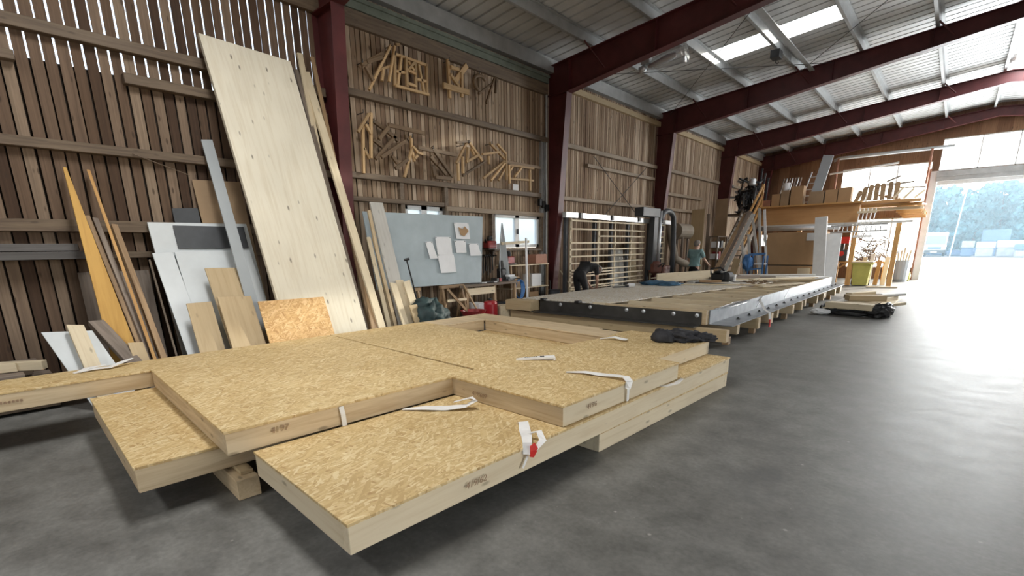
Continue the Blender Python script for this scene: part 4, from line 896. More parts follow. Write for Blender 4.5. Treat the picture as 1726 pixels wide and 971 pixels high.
# things lying on the floor element
TZ=.566
tag(beam('plank',(-6.35,13.4,TZ+.13),(-5.45,15.35,TZ+.17),.04,.27,'pale',bevel=.004),'broad pale plank set on edge on the long floor element','plank')
t=thing('power_tool','black machine lump on the floor element beside the pale plank','tool',(-5.1,14.9,TZ))
build('body',MB().box(-5.3,-4.92,14.75,15.05,TZ+.04,TZ+.24).box(-5.2,-5.0,14.7,15.1,TZ+.24,TZ+.31),'black',t,bevel=.03); build('guard',MB().tube([(-4.88,14.8,TZ+.15),(-4.82,14.95,TZ+.15)],.14,14),'charcoal',t); build('base_plate',MB().box(-5.35,-4.75,14.7,15.1,TZ+.001,TZ+.03),'steel',t); build('handle',MB().tube([(-5.32,14.85,TZ+.2),(-5.36,14.9,TZ+.36),(-5.1,14.95,TZ+.40),(-4.98,14.95,TZ+.3)],.028),'black',t); build('cord',MB().tube([(-4.9,14.9,TZ+.05),(-4.6,14.7,TZ+.012),(-4.4,14.9,TZ+.012),(-4.1,14.8,TZ+.012)],.012,6),'black',t)
tag(build('cup',MB().lathe((-4.75,15.1,TZ+.001),[(.05,0),(.065,.2),(.058,.2),(.045,.02)],14),'paper'),'white paper cup standing beside the black machine lump','cup')
t=thing('dust_sheet','rumpled blue cloth lying on the far left part of the floor element','cloth',(-6.0,12.8,TZ))
for i,(x,y,r) in enumerate(((-6.1,12.9,.35),(-5.7,12.8,.3),(-6.3,13.2,.25))): build('fold',ico((x,y,TZ+.03),r,3,.5,2,(1.1,1.1,.22),i+2,-.028),'bluecloth',t,smooth=True)
tag(build('white_roll',MB().tube([(-6.28,11.6,TZ+.05),(-6.18,11.75,TZ+.05)],.05,12),'paper'),'small white roll on the left edge of the floor element','roll')
tag(build('hammer',MB().bar((-6.5,11.2,TZ+.02),(-6.3,11.55,TZ+.02),.03,.03).bar((-6.36,11.6,TZ+.03),(-6.24,11.54,TZ+.03),.04,.045),'charcoal'),'hammer lying left of the small white roll','hammer')
bd=[('long thin pale board lying across the far part of the floor element',(-5.3,15.6),(-3.2,16.6),.22,'pale',0),('pale board lying nearest on the open joists',(-5.6,12.9),(-3.3,14.1),.12,'pale',0),('grey board lying behind the blue cloth',(-5.6,14.0),(-5.3,16.8),.2,'greypale',0),
('dark grey board among the boards on the far left of the element',(-5.5,16.3),(-4.3,17.6),.24,'greyed',0),('bright white board on the right edge of the floor element',(-4.4,16.2),(-2.95,17.6),.3,'white',0),('pale board stacked crosswise on the right far end',(-4.2,15.7),(-3.0,17.0),.2,'pale',.05),('thin dark lath lying by the black machine lump',(-5.4,13.9),(-4.2,13.6),.06,'charcoal',0),('second bright board beside the white one at the right edge',(-3.8,17.4),(-2.95,18.4),.3,'white',0),('light grey board at the very end of the floor element',(-5.6,17.7),(-4.4,18.4),.3,'greypale',0)]
for lab,a,b_,wd,mt_,dz in bd: tag(beam('loose_board',(*a,TZ+.016+dz),(*b_,TZ+.016+dz),wd,.028,mt_),lab,'board')
t=thing('offcut_heap','small heap of dark brown wood chips on the floor element','heap',(-3.9,14.3,TZ)); t['kind']='stuff'
rr=random.Random(5); mb=MB()
for i in range(40):
    a=V((-3.9+rr.gauss(0,.14),14.3+rr.gauss(0,.2),TZ+.02+rr.random()*.07)); d=V((rr.gauss(0,1),rr.gauss(0,1),rr.gauss(0,.2))).normalized()*.05
    mb.bar(a-d,a+d,.03,.015)
build('chips',mb,'oldplank',t)

# ================================================================== PEOPLE
def skin(name,verts,edges,mat,parent,sub=2,root=0):
    me=bpy.data.meshes.new(name); me.from_pydata([v[0] for v in verts],edges,[])
    ob=link(name,me,mat,parent); md=ob.modifiers.new('skin','SKIN'); md.use_smooth_shade=True
    lay=me.skin_vertices[0].data if me.skin_vertices else None
    for i,v in enumerate(verts):
        r=v[1]; lay[i].radius=(r,r) if not isinstance(r,tuple) else r
        lay[i].use_root=(i==root)
    ss=ob.modifiers.new('smooth','SUBSURF'); ss.levels=sub; ss.render_levels=sub
    return ob
def hand(vs,es,wi,wp,fd,side,up,curl):
    # palm and five fingers from wrist index wi
    fd=V(fd).normalized(); up=V(up).normalized(); sd=fd.cross(up).normalized()*side
    pi=len(vs); vs.append((tuple(V(wp)+fd*.06),(.038,.016))); es.append((wi,pi))
    for k,(off,ln) in enumerate(((-.033,.07),(-.011,.08),(.011,.075),(.033,.058))):
        a=len(vs); p1=V(wp)+fd*.10+sd*off; p2=p1+fd*ln*.5-up*curl*.4; p3=p2+fd*ln*.3-up*curl
        vs+= [(tuple(p1),.010),(tuple(p2),.009),(tuple(p3),.008)]; es+=[(pi,a),(a,a+1),(a+1,a+2)]
    a=len(vs); vs+=[(tuple(V(wp)+fd*.05-sd*.045),.012),(tuple(V(wp)+fd*.085-sd*.06-up*.01),.010)]; es+=[(pi,a),(a,a+1)]
def person(label,J,loc,rz,shirt,trousers,hairm,shoe='black',sleeve_short=True):
    """J: joint name -> (x right, y forward, z up), figure faces local +Y."""
    t=thing('person',label,'person',loc,rz); W=WM[t.name]
    G=lambda k:tuple(W@V(J[k]))
    L=lambda a,b_,f:tuple((W@V(J[a])).lerp(W@V(J[b_]),f))
    vs=[(G('pelvis'),(.13,.11)),(G('waist'),(.12,.10)),(G('chest'),(.145,.115)),(G('neck'),.058),(G('jaw'),(.068,.075)),(G('head'),(.086,.105)),(G('crown'),(.06,.075)),(G('nose'),.018)]
    es=[(0,1),(1,2),(2,3),(3,4),(4,5),(5,6),(4,7)]
    for sd in (-1,1):
        k='L' if sd<0 else 'R'; i=len(vs)
        vs+=[(G('shoulder'+k),.062),(L('shoulder'+k,'elbow'+k,.5),.050),(G('elbow'+k),.041),(L('elbow'+k,'wrist'+k,.4),.040),(G('wrist'+k),.027)]
        es+=[(2,i),(i,i+1),(i+1,i+2),(i+2,i+3),(i+3,i+4)]
        fd=(V(G('wrist'+k))-V(G('elbow'+k))); up=V((0,0,1)) if abs(fd.normalized().z)<.8 else W.to_3x3()@V((0,-1,0))
        hand(vs,es,i+4,G('wrist'+k),fd,sd,up,.03)
        i=len(vs)
        vs+=[(G('hip'+k),.095),(L('hip'+k,'knee'+k,.45),.078),(G('knee'+k),.058),(L('knee'+k,'ankle'+k,.35),.056),(G('ankle'+k),.038),(G('toe'+k),(.042,.03))]
        es+=[(0,i),(i,i+1),(i+1,i+2),(i+2,i+3),(i+3,i+4),(i+4,i+5)]
        i=len(vs); e0=W@V(J['head'])+ (W.to_3x3()@V((.085*sd,-.005,-.01))); vs.append((tuple(e0),.018)); es.append((5,i))
    skin('body',vs,es,'skin',t)
    # shirt
    vs=[(G('waist'),(.165,.14)),(L('waist','chest',.5),(.155,.13)),(G('chest'),(.168,.135)),(L('chest','neck',.72),(.095,.085)),(L('pelvis','waist',.05),(.178,.15))]; es=[(0,1),(1,2),(2,3),(4,0)]
    for k in 'LR':
        i=len(vs); vs+=[(G('shoulder'+k),.082),(L('shoulder'+k,'elbow'+k,.55),.07),(L('shoulder'+k,'elbow'+k,.8),.068)]; es+=[(2,i),(i,i+1),(i+1,i+2)]
        if not sleeve_short: vs+=[(G('elbow'+k),.058),(L('elbow'+k,'wrist'+k,.9),.045)]; es+=[(i+2,i+3),(i+3,i+4)]
    skin('shirt',vs,es,shirt,t)
    vs=[(G('pelvis'),(.15,.13)),(L('pelvis','waist',.6),(.172,.145))]; es=[(0,1)]
    for k in 'LR':
        i=len(vs); vs+=[(G('hip'+k),.112),(L('hip'+k,'knee'+k,.45),.095),(G('knee'+k),.076),(L('knee'+k,'ankle'+k,.5),.070),(L('knee'+k,'ankle'+k,.92),.066)]; es+=[(0,i),(i,i+1),(i+1,i+2),(i+2,i+3),(i+3,i+4)]
    skin('trousers',vs,es,trousers,t)
    for k in 'LR': skin('shoe',[(G('ankle'+k),.05),(L('ankle'+k,'toe'+k,.5),(.052,.04)),(L('ankle'+k,'toe'+k,1.1),(.05,.032))],[(0,1),(1,2)],shoe,t)
    hd=W@V(J['head']); cr=W@V(J['crown']); up=(cr-hd).normalized(); bk=(hd-(W@V(J['nose']))); bk=(bk-up*bk.dot(up)).normalized()
    mb=ico((0,0,0),.116,3,.08,4,(.88,1.05,.95),2); bmz=[]
    keep=[i for i,p in enumerate(mb.v) if p[2]>-.015 or p[1]<-.02]; mp={o_:n_ for n_,o_ in enumerate(keep)}
    mb.f=[tuple(mp[i] for i in f) for f in mb.f if all(i in mp for i in f)]; mb.v=[mb.v[i] for i in keep]
    side=(-bk).cross(up); mt=Mx.Identity(4); c_=hd+up*.02+bk*.008
    for i in range(3): mt[i][0]=side[i]; mt[i][1]=-bk[i]; mt[i][2]=up[i]; mt[i][3]=c_[i]
    link('hair',mb.mesh('hair'),hairm,t,mt,smooth=True)
    return t
stand=dict(pelvis=(0,0,.95),waist=(0,.0,1.10),chest=(0,.02,1.32),neck=(0,.04,1.49),jaw=(0,.075,1.56),head=(0,.07,1.645),crown=(0,.065,1.73),nose=(0,.175,1.605),
 shoulderL=(-.2,.02,1.43),elbowL=(-.26,.04,1.14),wristL=(-.20,.24,1.02),shoulderR=(.2,.02,1.43),elbowR=(.29,.10,1.15),wristR=(.27,.32,1.03),
 hipL=(-.1,0,.92),kneeL=(-.11,.02,.49),ankleL=(-.12,-.02,.085),toeL=(-.13,.15,.045),hipR=(.1,0,.92),kneeR=(.11,.03,.49),ankleR=(.12,0,.085),toeR=(.14,.17,.045))
person('person in a teal T-shirt seen from behind, working beside the suction duct',stand,(-6.28,15.95,0),R(-12),'teal','blackcloth','hair')
bent=dict(pelvis=(0,-.14,.93),waist=(0,-.01,1.07),chest=(0,.24,1.15),neck=(0,.50,1.10),jaw=(0,.60,1.01),head=(0,.645,1.02),crown=(0,.735,.955),nose=(0,.60,.90),
 shoulderL=(-.19,.33,1.1),elbowL=(-.22,.34,.83),wristL=(-.12,.46,.62),shoulderR=(.19,.33,1.1),elbowR=(.21,.33,.83),wristR=(.12,.47,.62),
 hipL=(-.1,-.14,.90),kneeL=(-.12,-.02,.49),ankleL=(-.13,-.10,.085),toeL=(-.14,.08,.045),hipR=(.1,-.14,.90),kneeR=(.12,.02,.49),ankleR=(.13,-.05,.085),toeR=(.14,.13,.045))
person('person in black clothes bending forward in front of the wall saw',bent,(-7.05,10.62,0),R(-4),'blackcloth','blackcloth','hair',sleeve_short=True)

# ================================================================== LOFT, STAIRS AND STORES AT THE FAR END
MY=22.95
t=thing('storage_loft','orange wooden storage loft platform along the far end of the hall','loft',(-3.9,MY,0))
beam('front_board',(-6.55,MY,2.74),(-2.95,MY,2.74),.06,.74,'mezz',t); beam('cap_board',(-6.6,MY-.05,3.10),(-2.9,MY-.05,3.10),.2,.06,'orange',t)
for i,zz in enumerate((2.82,2.94,3.06)): beam('edge_plank',(-2.93,MY+.02+.14*(2-i),zz),(-1.1-.05*i,MY+.02+.14*(2-i),zz),.12,.1,('pale','orange','mezz')[i],t)
build('deck',MB().box(-6.5,-1.5,MY+.05,28.0,3.0,3.1),'mezz',t)
for i,xx in enumerate((-6.4,-4.9,-3.0,-1.7)): beam('post',(xx,MY+.2,.01),(xx,MY+.2,2.36),.16,.16,'orange',t,up=(1,0,0))
for i in range(5): beam('end_joist',(-1.9,MY+.7+i*.9,2.8-.02*i),(-1.15,MY+.7+i*.9,2.8-.02*i),.08,.22,'orange',t)
beam('lower_rail',(-6.3,MY-.15,2.32),(-1.3,MY-.15,2.34),.08,.08,'greypale',t)
tag(build('metal_pipe',MB().tube([(-6.3,MY-.5,2.22),(-3.4,MY-.5,2.2)],.09,14),'alu',smooth=True),'long shiny metal pipe hanging below the loft front','pipe')
for zz in (2.0,2.3): pass
# stairs
t=thing('staircase','dark wooden staircase rising to the loft at the left','staircase',(-6.9,21.3,0))
for sx in (-7.15,-6.35): beam('stringer',(sx,19.6,.06),(sx,23.1,3.0),.05,.26,'girtX',t)
for i in range(15): beam('tread',(-7.12,19.75+i*.235,.2+i*.197),(-6.38,19.75+i*.235,.2+i*.197),.25,.04,'greyed',t)
t=thing('stair_railing','orange slanted wooden railing at the head of the stairs','railing',(-6.5,22.4,2.9))
beam('newel_post',(-6.42,23.0,2.4),(-6.42,23.0,4.05),.09,.09,'orange',t,up=(1,0,0))
for i,dz in enumerate((0,.42,.8)): beam('slanted_rail',(-6.42,20.9+i*.15,2.35-dz),(-6.42,23.0,3.98-dz),.05,.12,'orange',t)
# things stored on the loft
L1='cartons along the loft edge'
def lofty(i,x0,x1,z1,mat,lab,d=.4): return crate(lab,x0,x1,MY+.1,MY+.1+d,3.135,z1,mat,'carton','box',True,L1)
lofty(0,-6.45,-6.1,3.38,'redgrey','low reddish box at the stair end of the loft edge'); lofty(1,-6.05,-5.75,3.6,'card','slim brown carton second from the stairs on the loft edge')
lofty(2,-5.72,-5.42,3.72,'carddull','tan carton third from the stairs on the loft edge'); lofty(3,-5.36,-4.92,3.85,'card','tallest brown carton on the loft edge with a white lid',.45)
lofty(4,-4.7,-4.2,3.6,'carddull','wide grey-brown carton in the middle of the loft edge'); lofty(5,-4.15,-3.75,3.62,'card','brown carton right of the wide grey-brown one'); lofty(6,-3.72,-3.3,3.66,'card','square plywood carton with a dark dot, rightmost on the loft edge')
tag(build('white_bucket',MB().lathe((-5.6,MY+.3,3.73+.006),[(.12,0),(.14,.28),(.15,.29),(.13,.27),(.11,.02)],14),'paper'),'white bucket standing on the third loft carton','bucket')
GL='metal bars standing behind the loft cartons'
for i in range(7): tag(beam('metal_bar',(-6.15+i*.11,24.2,3.11),(-6.05+i*.11,24.6,4.35),.05,.04,'galv' if i%2 else 'greyed'),['leftmost grey bar','second grey bar','third grey bar','fourth grey bar','fifth grey bar','sixth grey bar','rightmost grey bar'][i]+' of the row leaning on the loft','bar')
t=thing('step_ladder','metal ladder standing on the loft behind the cartons','ladder',(-5.0,24.3,3.1))
for dx in (0,.42): beam('side_rail',(-5.25+dx,24.1,3.11),(-5.0+dx,24.5,4.5),.05,.03,'alu',t)
for i in range(5): beam('rung',(-5.2+i*.045,24.14+i*.07,3.3+i*.25),(-4.8+i*.045,24.14+i*.07,3.3+i*.25),.04,.03,'alu',t)
tag(beam('grey_board',(-4.66,MY+.6,3.11),(-4.36,MY+.9,5.0),.36,.05,'greysheet',up=(0,1,0)),'tall wide grey board leaning upright on the loft in front of the window','board')
for i in range(3): tag(beam('tall_pipe',(-6.75+i*.14,23.6,3.11),(-6.72+i*.14,23.7,4.75-.2*i),.07,.05,'charcoal',up=(0,1,0)),('leftmost tall dark bar','middle tall dark bar','shorter tall dark bar')[i]+' standing at the head of the stairs','bar')
t=thing('machine_heap','dark heap of machine parts and hoses beside the stair head','heap',(-7.2,23.6,2.9))
build('landing',MB().box(-8.0,-6.6,23.2,24.6,2.85,2.93),'girtX',t)
rr=random.Random(31)
for i,mt_ in enumerate(('black','charcoal','steel','charcoal','black','galv','charcoal','black')):
    mb=MB()
    for j in range(9):
        c_=V((-7.2+rr.gauss(0,.28),23.6+rr.gauss(0,.18),3.0+1.35*rr.random()**1.3)); d=V((rr.gauss(0,1),rr.gauss(0,.5),rr.gauss(0,1.2))).normalized()*(.12+.22*rr.random())
        mb.bar(c_-d,c_+d,.04+.09*rr.random(),.03+.06*rr.random())
    build('part',mb,mt_,t)
build('hose',MB().tube([(-7.5,23.4,3.4),(-7.3,23.2,3.8),(-6.9,23.2,3.9),(-6.7,23.3,3.5),(-6.8,23.3,3.1)],.05,8),'black',t,smooth=True); build('silver_drum',MB().lathe((-6.95,23.3,4.05),[(.1,0),(.14,.05),(.14,.25),(.08,.3)],12),'alu',t)
# curved timbers and lumber on the right half of the loft
AR='arched timber pieces stored on the loft'
for i in range(7):
    x=-3.2+i*.2; hh=(.38,.50,.56,.60,.58,.62,.60)[i]; ln=(.10,.05,.03,.0,-.02,0,.0)[i]
    poly=[(0,0),(.13,0)]+[(.065+ln+.075*math.cos(a*.4488),hh-.08+.085*math.sin(a*.4488)) for a in range(0,8)]
    tag(build('arched_timber',MB().prism(poly,0,.09,lambda u,v,c:(x+u,MY+.15+c+.03*(i%2),3.135+v)),'oldplank'),('first','second','third','fourth','fifth','sixth','seventh')[i]+' round-topped brown timber from the left, standing on the loft edge before the window','timber',AR)
for i,(a_,b2,w_) in enumerate((((-2.9,MY+.35,3.62),(-1.5,MY+.4,3.72),.1),((-2.3,MY+.5,3.80),(-1.9,MY+.4,3.95),.06),((-2.0,MY+.3,3.55),(-1.15,MY+.35,3.5),.12))): tag(beam('cross_batten',a_,b2,w_,.05,'greyed'),('long grey batten lying across the round-topped timbers on the loft','short grey batten sticking up above the round-topped timbers','grey batten at the right end of the round-topped timbers')[i],'batten')
for i in range(4): tag(beam('spare_plank',(-1.9-.2*i,MY+.5,3.16+.06*i),(-1.3-.1*i,27.6,3.16+.06*i),.16,.05,'oldplank'),('lowest','second','third','topmost')[i]+' plank of the small pile at the right end of the loft','plank')
for i in range(3): tag(beam('tie_piece',(-2.0+.3*i,MY+.15,3.15),(-1.75+.3*i,MY+.2,3.55-.08*i),.07,.07,'pale',up=(0,1,0)),('left','middle','right')[i]+' pale slanted offcut at the right end of the loft edge','offcut')
tag(build('heat_pipe',MB().tube([(-4.85,27.85,5.3),(-4.6,27.85,5.38),(-.7,27.85,5.38)],.07,12),'galv',smooth=True),'horizontal grey pipe under the far rafter, above the windows','pipe')
tag(build('drop_pipe',MB().tube([(-4.65,27.7,5.36),(-4.65,27.7,3.3)],.045,10),'redgrey',smooth=True),'vertical pinkish pipe dropping from the grey pipe, left of the far windows','pipe')
tag(build('drop_pipe',MB().tube([(-1.38,27.75,5.36),(-1.38,27.75,4.0)],.045,10),'redgrey',smooth=True),'vertical pinkish pipe dropping from the grey pipe beside the far door','pipe')
tag(build('shade_rail',MB().tube([(-4.9,27.6,4.7),(-2.4,27.6,4.92)],.04,8),'white'),'thin white rail across the upper far window','rail')
# boards leaning left of and behind the teal person
S2='boards leaning by the stairs'
def lb(name,lab,a,b_,wd,mt_,th=.03): return tag(beam(name,a,b_,wd,th,mt_,up=(0,-1,.2)),lab,'board',S2)
lb('door_board','tall brown board standing against the wall behind the teal person',(-7.55,19.2,.02),(-7.68,19.5,2.95),.5,'tan'); lb('board','grey-brown sheet standing high beside the fourth red column',(-7.6,21.9,.02),(-7.72,22.1,3.5),.5,'carddull')
lb('board','thin pale board edge right of the tall brown board',(-7.45,19.6,.02),(-7.7,19.9,2.85),.12,'pale'); lb('board','dark narrow board right of the thin pale edge',(-7.3,19.9,.02),(-7.55,20.2,2.8),.12,'greyed')
for i,(dx,mt_) in enumerate(((0,'oldplank'),(.13,'greyed'),(.26,'greypale'))): tag(beam('long_plank',(-6.93+dx,18.9+.2*i,.02),(-6.28+dx*1.1,20.6,2.85-.1*abs(i-1)),.14,.04,mt_,up=(0,-1,.2)),('brown plank, left one of three steep planks leaning before the dark stairs','dark plank, middle one of three steep planks before the dark stairs','silvery plank, right one of three steep planks before the dark stairs')[i],'plank')
for i,(xb,xt,zt,mt_) in enumerate(((-5.75,-6.25,1.95,'greypale'),(-5.6,-6.08,1.98,'greypale'),(-5.5,-5.95,1.9,'greyed'),(-5.42,-6.15,2.75,'greypale'),(-5.52,-5.98,2.95,'greypale'),(-5.4,-5.85,2.9,'white'))):
    tag(beam('profile_board',(xb+.05*i,19.7+.12*i,.02),(xt+.03*i,20.3+.12*i,zt),.085,.035,mt_,up=(0,-1,.2)),('leftmost short grey board','second short grey board','third short grey board','left tall grey board','middle tall grey board','right tall white board')[i]+' of the bundle leaning right of the stairs','board',S2)
tag(beam('short_offcut',(-6.3,19.6,.02),(-6.2,19.9,1.1),.25,.04,'tan',up=(0,-1,.2)),'short tan board leaning at the foot of the stairs','board')
# blue frame stand
t=thing('blue_stand','light blue metal stand with a dark blue sheet beside the cardboard','stand',(-5.3,20.0,0))
for xx in (-5.75,-5.25):
    for yy in (19.8,20.3): beam('leg',(xx,yy,.01),(xx,yy,1.2),.05,.05,'bluepaint',t,up=(1,0,0))
beam('top_bar',(-5.78,19.8,1.24),(-5.2,19.8,1.28),.06,.08,'bluepaint',t); beam('cross_bar',(-5.75,19.8,.7),(-5.25,19.8,.75),.05,.05,'bluepaint',t)
build('hanging_sheet',ico((-5.85,19.95,.95),.25,3,.3,2,(.7,.8,1.2),8),'bluepaint',t,smooth=True); build('seat_plate',MB().box(-5.55,-5.2,19.78,20.1,.88,.93),'paper',t)
# big cardboard sheets
t=thing('cardboard_crate','very large brown cardboard crate standing below the loft','crate',(-4.4,20.9,0))
build('upper_carton',MB().box(-5.42,-3.5,20.6,21.2,.86,2.02),'card',t,bevel=.01); build('lower_carton',MB().box(-5.5,-3.5,20.55,21.2,.01,.82),'card',t,bevel=.01); build('dark_gap',MB().box(-5.4,-3.55,20.62,21.18,.82,.86),'girtX',t)
build('white_label',MB().box(-4.1,-3.7,20.594,20.6,1.72,1.98),'paper',t); build('lower_label',MB().box(-4.25,-3.85,20.544,20.55,.45,.75),'pale',t)
tag(beam('white_post',(-3.45,20.1,.01),(-3.68,20.35,2.5),.36,.14,'white',up=(0,-1,.1)),'thick bright white post leaning upright before the cardboard crate','post')
board('white_sheet',(-3.5,20.7,1.95),(-3.05,20.7,1.95),(-3.45,20.3,.4),.03,'white','bright white sheet standing right of the thick white post','sheet')
# ladder, rack with tools, bins near the far door
t=thing('ladder','grey metal ladder lying level under the loft, right of the white post','ladder',(-3.2,21.8,1.95))
for zz in (2.0,2.22): beam('side_rail',(-3.6,21.8,zz),(-1.9,21.8,zz+.03),.03,.05,'galv',t)
for xx in (-3.3,-2.2): build('hanging_cord',MB().tube([(xx,21.8,2.24),(xx,22.75,2.32)],.008,6),'steel',t)
for i in range(11): beam('rung',(-3.5+i*.14,21.8,2.02),(-3.5+i*.14,21.8,2.2),.035,.03,'galv',t,up=(1,0,0))
t=thing('white_rack','white slatted rack hanging below the end of the loft front board','rack',(-2.7,22.2,0))
for i in range(5): beam('slat',(-2.93+i*.12,22.4,1.8),(-2.9+i*.12,22.8,2.85),.03,.03,'white',t,up=(0,1,0))
for zz in (1.85,2.72): beam('cross_slat',(-2.97,22.4+.34*(zz-1.8),zz),(-2.38,22.4+.34*(zz-1.8),zz),.03,.08,'pale' if zz>2 else 'white',t)
t=thing('tool_bench','orange wooden bench with tools beside the far door','bench',(-3.2,24.4,0))
beam('bench_top',(-3.75,24.4,.86),(-1.9,24.4,.86),.7,.06,'orange',t)
for xx in (-3.65,-2.9,-2.0): beam('leg',(xx,24.1,.01),(xx,24.1,.83),.1,.1,'orange',t,up=(1,0,0)); beam('leg',(xx,24.7,.01),(xx,24.7,.83),.1,.1,'orange',t,up=(1,0,0))
for xx in (-3.4,-2.6): beam('knee_brace',(xx-.2,24.1,.55),(xx+.15,24.1,.82),.06,.06,'orange',t)
t=thing('red_machine','red and grey machine standing on the orange bench','machine',(-3.55,24.4,.89))
build('body',MB().box(-3.8,-3.3,24.2,24.6,.895,1.35),'charcoal',t,bevel=.02); build('red_cover',MB().box(-3.78,-3.28,24.15,24.6,1.6,1.86),'redplast',t,bevel=.02); build('column',MB().box(-3.62,-3.46,24.35,24.5,1.35,1.6),'steel',t); build('dial',MB().tube([(-3.5,24.18,1.2),(-3.5,24.2,1.2)],.1,14),'redplast',t)
t=thing('twig_heap','dark tangle of cables and branches on the orange bench','heap',(-2.6,24.5,.9)); t['kind']='stuff'
rr=random.Random(8); mb=MB()
for i in range(90):
    a=V((-2.6+rr.gauss(0,.28),24.5+rr.gauss(0,.15),1.2+rr.gauss(0,.28))); a.z=max(a.z,.95); d=V((rr.gauss(0,1),rr.gauss(0,.4),rr.gauss(0,.7))).normalized()*(.1+.15*rr.random()); mb.bar(a-d,a+d,.03,.03)
build('tangle',mb,'greyed',t)
for i in range(5): tag(beam('framed_offcut',(-2.9+i*.24,23.75,.02),(-2.88+i*.24,24.0,.95+.12*(i%3)),.14,.05,('oldplank','pale','white','orange','pale')[i],up=(0,-1,.1)),('leftmost brown','second pale','third white','fourth orange','rightmost pale')[i]+' board end leaning at the orange bench','board')
t=thing('waste_bin','olive yellow waste bin with a pale lid standing near the far door','bin',(-2.6,23.4,0))
T=lambda a,b_,c:(-2.62+a*(.8+.22*c),23.4+b_*(.85+.2*c),c)
mb=MB(); mb.prism([(-.3,-.3),(.3,-.3),(.3,.3),(-.3,.3)],.02,.88,lambda a,b_,c:(-2.62+a*(.78+.25*c),23.4+b_*(.85+.2*c),c)); build('bin_body',mb,'olive',t,bevel=.01)
build('lid',MB().box(-2.96,-2.26,23.05,23.75,.88,.93),'pale',t,bevel=.01); build('rim_lip',MB().box(-2.97,-2.25,23.06,23.74,.82,.86),'olive',t)
for xx in (-2.85,-2.39): build('wheel',MB().tube([(xx-.03,23.75,.1),(xx+.03,23.75,.1)],.095,14),'rubber',t)
t=thing('white_barrel','white drum full of offcuts just left of the far door post','barrel',(-1.65,26.6,0))
build('drum',MB().lathe((-1.65,26.6,.01),[(.26,0),(.3,.1),(.34,.85),(.36,.87),(.32,.85),(.26,.05)],18),'greysheet',t)
for i in range(5): beam('offcut',(-1.75+i*.05,26.6+.03*i,.1),(-1.8+i*.1,26.55+.04*i,1.2+.1*(i%3)),.06,.05,'pale',t,up=(0,1,0))
lump('yellow_sack','small yellow sack on the floor at the foot of the far door post','sack',(-1.45,27.2,.2),.22,'olive',(.7,.7,1),.3,5)
# pallet with offcuts on the floor
t=thing('pallet','low wooden pallet on the hall floor to the right of the steel angles','pallet',(-1.6,14.6,0))
for yy in (13.6,14.9,16.4): beam('bearer',(-2.05,yy,.07),(-.95,yy,.07),.12,.12,'charcoal',t)
for i in range(4): beam('deck_plank',(-2.05+i*.31,13.4,.145),(-1.95+i*.31,16.7,.145),.24,.03,'pale',t)
PL='offcuts piled on the low pallet'
for i,(a,b_,wd,hh,mt_,lab) in enumerate((((-2.05,13.45,.225),(-1.15,13.25,.225),.34,.13,'pale','long pale beam across the near end of the pallet'),((-1.95,13.7,.2),(-1.85,15.9,.2),.2,.07,'greypale','silvery beam along the left side of the pallet'),((-1.65,13.9,.21),(-1.1,16.2,.21),.34,.1,'pale','wide pale board along the middle of the pallet'),((-1.8,14.2,.33),(-1.1,14.5,.33),.34,.13,'tan','brown block lying across the middle of the pallet'),((-1.9,14.9,.3),(-1.3,15.6,.3),.2,.09,'greyed','grey block lying askew at the far half of the pallet'),((-1.5,15.3,.3),(-.9,16.3,.3),.25,.06,'white','white board at the far end of the pallet'),((-1.8,14.4,.385),(-1.4,15.2,.39),.16,.08,'pale','topmost short pale piece on the pallet'))): tag(beam('offcut',a,b_,wd,hh,mt_,bevel=.006),lab,'offcut',PL)
tag(beam('offcut',(-1.0,14.3,.19),(-.75,14.9,.19),.12,.06,'pale'),'pale beam end sticking out at the right of the pallet','offcut',PL)
t=thing('black_sheeting','crumpled black plastic sheeting draped under the pallet load','sheeting',(-1.5,13.4,0))
for i,(x,y,r,sc_) in enumerate(((-1.05,13.25,.2,(1.1,.6,.75)),(-1.6,13.3,.14,(2.4,.4,.4)),(-2.14,13.6,.16,(.6,1.3,.7)),(-.93,13.6,.2,(.6,1.3,.8)))): build('fold',ico((x,y,r*sc_[2]*.95),r,3,.35,2,sc_,i+21,-r*sc_[2]*.93),'black',t)
lump('white_bag','small pale bag lying left of the pallet','bag',(-2.15,13.2,.075),.16,'paper',(1.2,.8,.45),.3,9)
tag(beam('long_offcut',(-2.3,22.4,.03),(-1.4,22.6,.03),.1,.05,'pale'),'pale lath on the floor behind the pallet','lath')

# more stores along the wall
for i in range(6): tag(build('clamp',MB().bar((-8.0,7.92+i*.075,1.47),(-8.0,7.92+i*.075,1.0+.05*(i%3)),.02,.025,(1,0,0)).bar((-7.97,7.92+i*.075,1.44),(-7.86,7.92+i*.075,1.44),.02,.03),'steel' if i%2 else 'black'),('first','second','third','fourth','fifth','sixth')[i]+' dark clamp from the left, hanging on the wall over the workbench end','clamp','clamps hanging over the workbench')
tag(build('clamp_rail',MB().box(-8.09,-8.015,7.88,8.36,1.40,1.46),'girtX'),'short wooden rail carrying the dark clamps on the wall','rail')
crate('dark box under the middle of the workbench',-7.85,-7.45,7.75,8.15,.01,.42,'charcoal'); crate('brown box under the left part of the workbench',-7.9,-7.55,6.9,7.3,.01,.38,'girtX')
t=thing('trolley','low black trolley with buckets right of the shelf rack','trolley',(-7.6,10.1,0))
build('platform',MB().box(-7.9,-7.35,9.92,10.4,.12,.17),'black',t)
for xx in (-7.82,-7.43):
    for yy in (9.98,10.34): build('castor',MB().tube([(xx-.02,yy,.06),(xx+.02,yy,.06)],.058,10),'rubber',t)
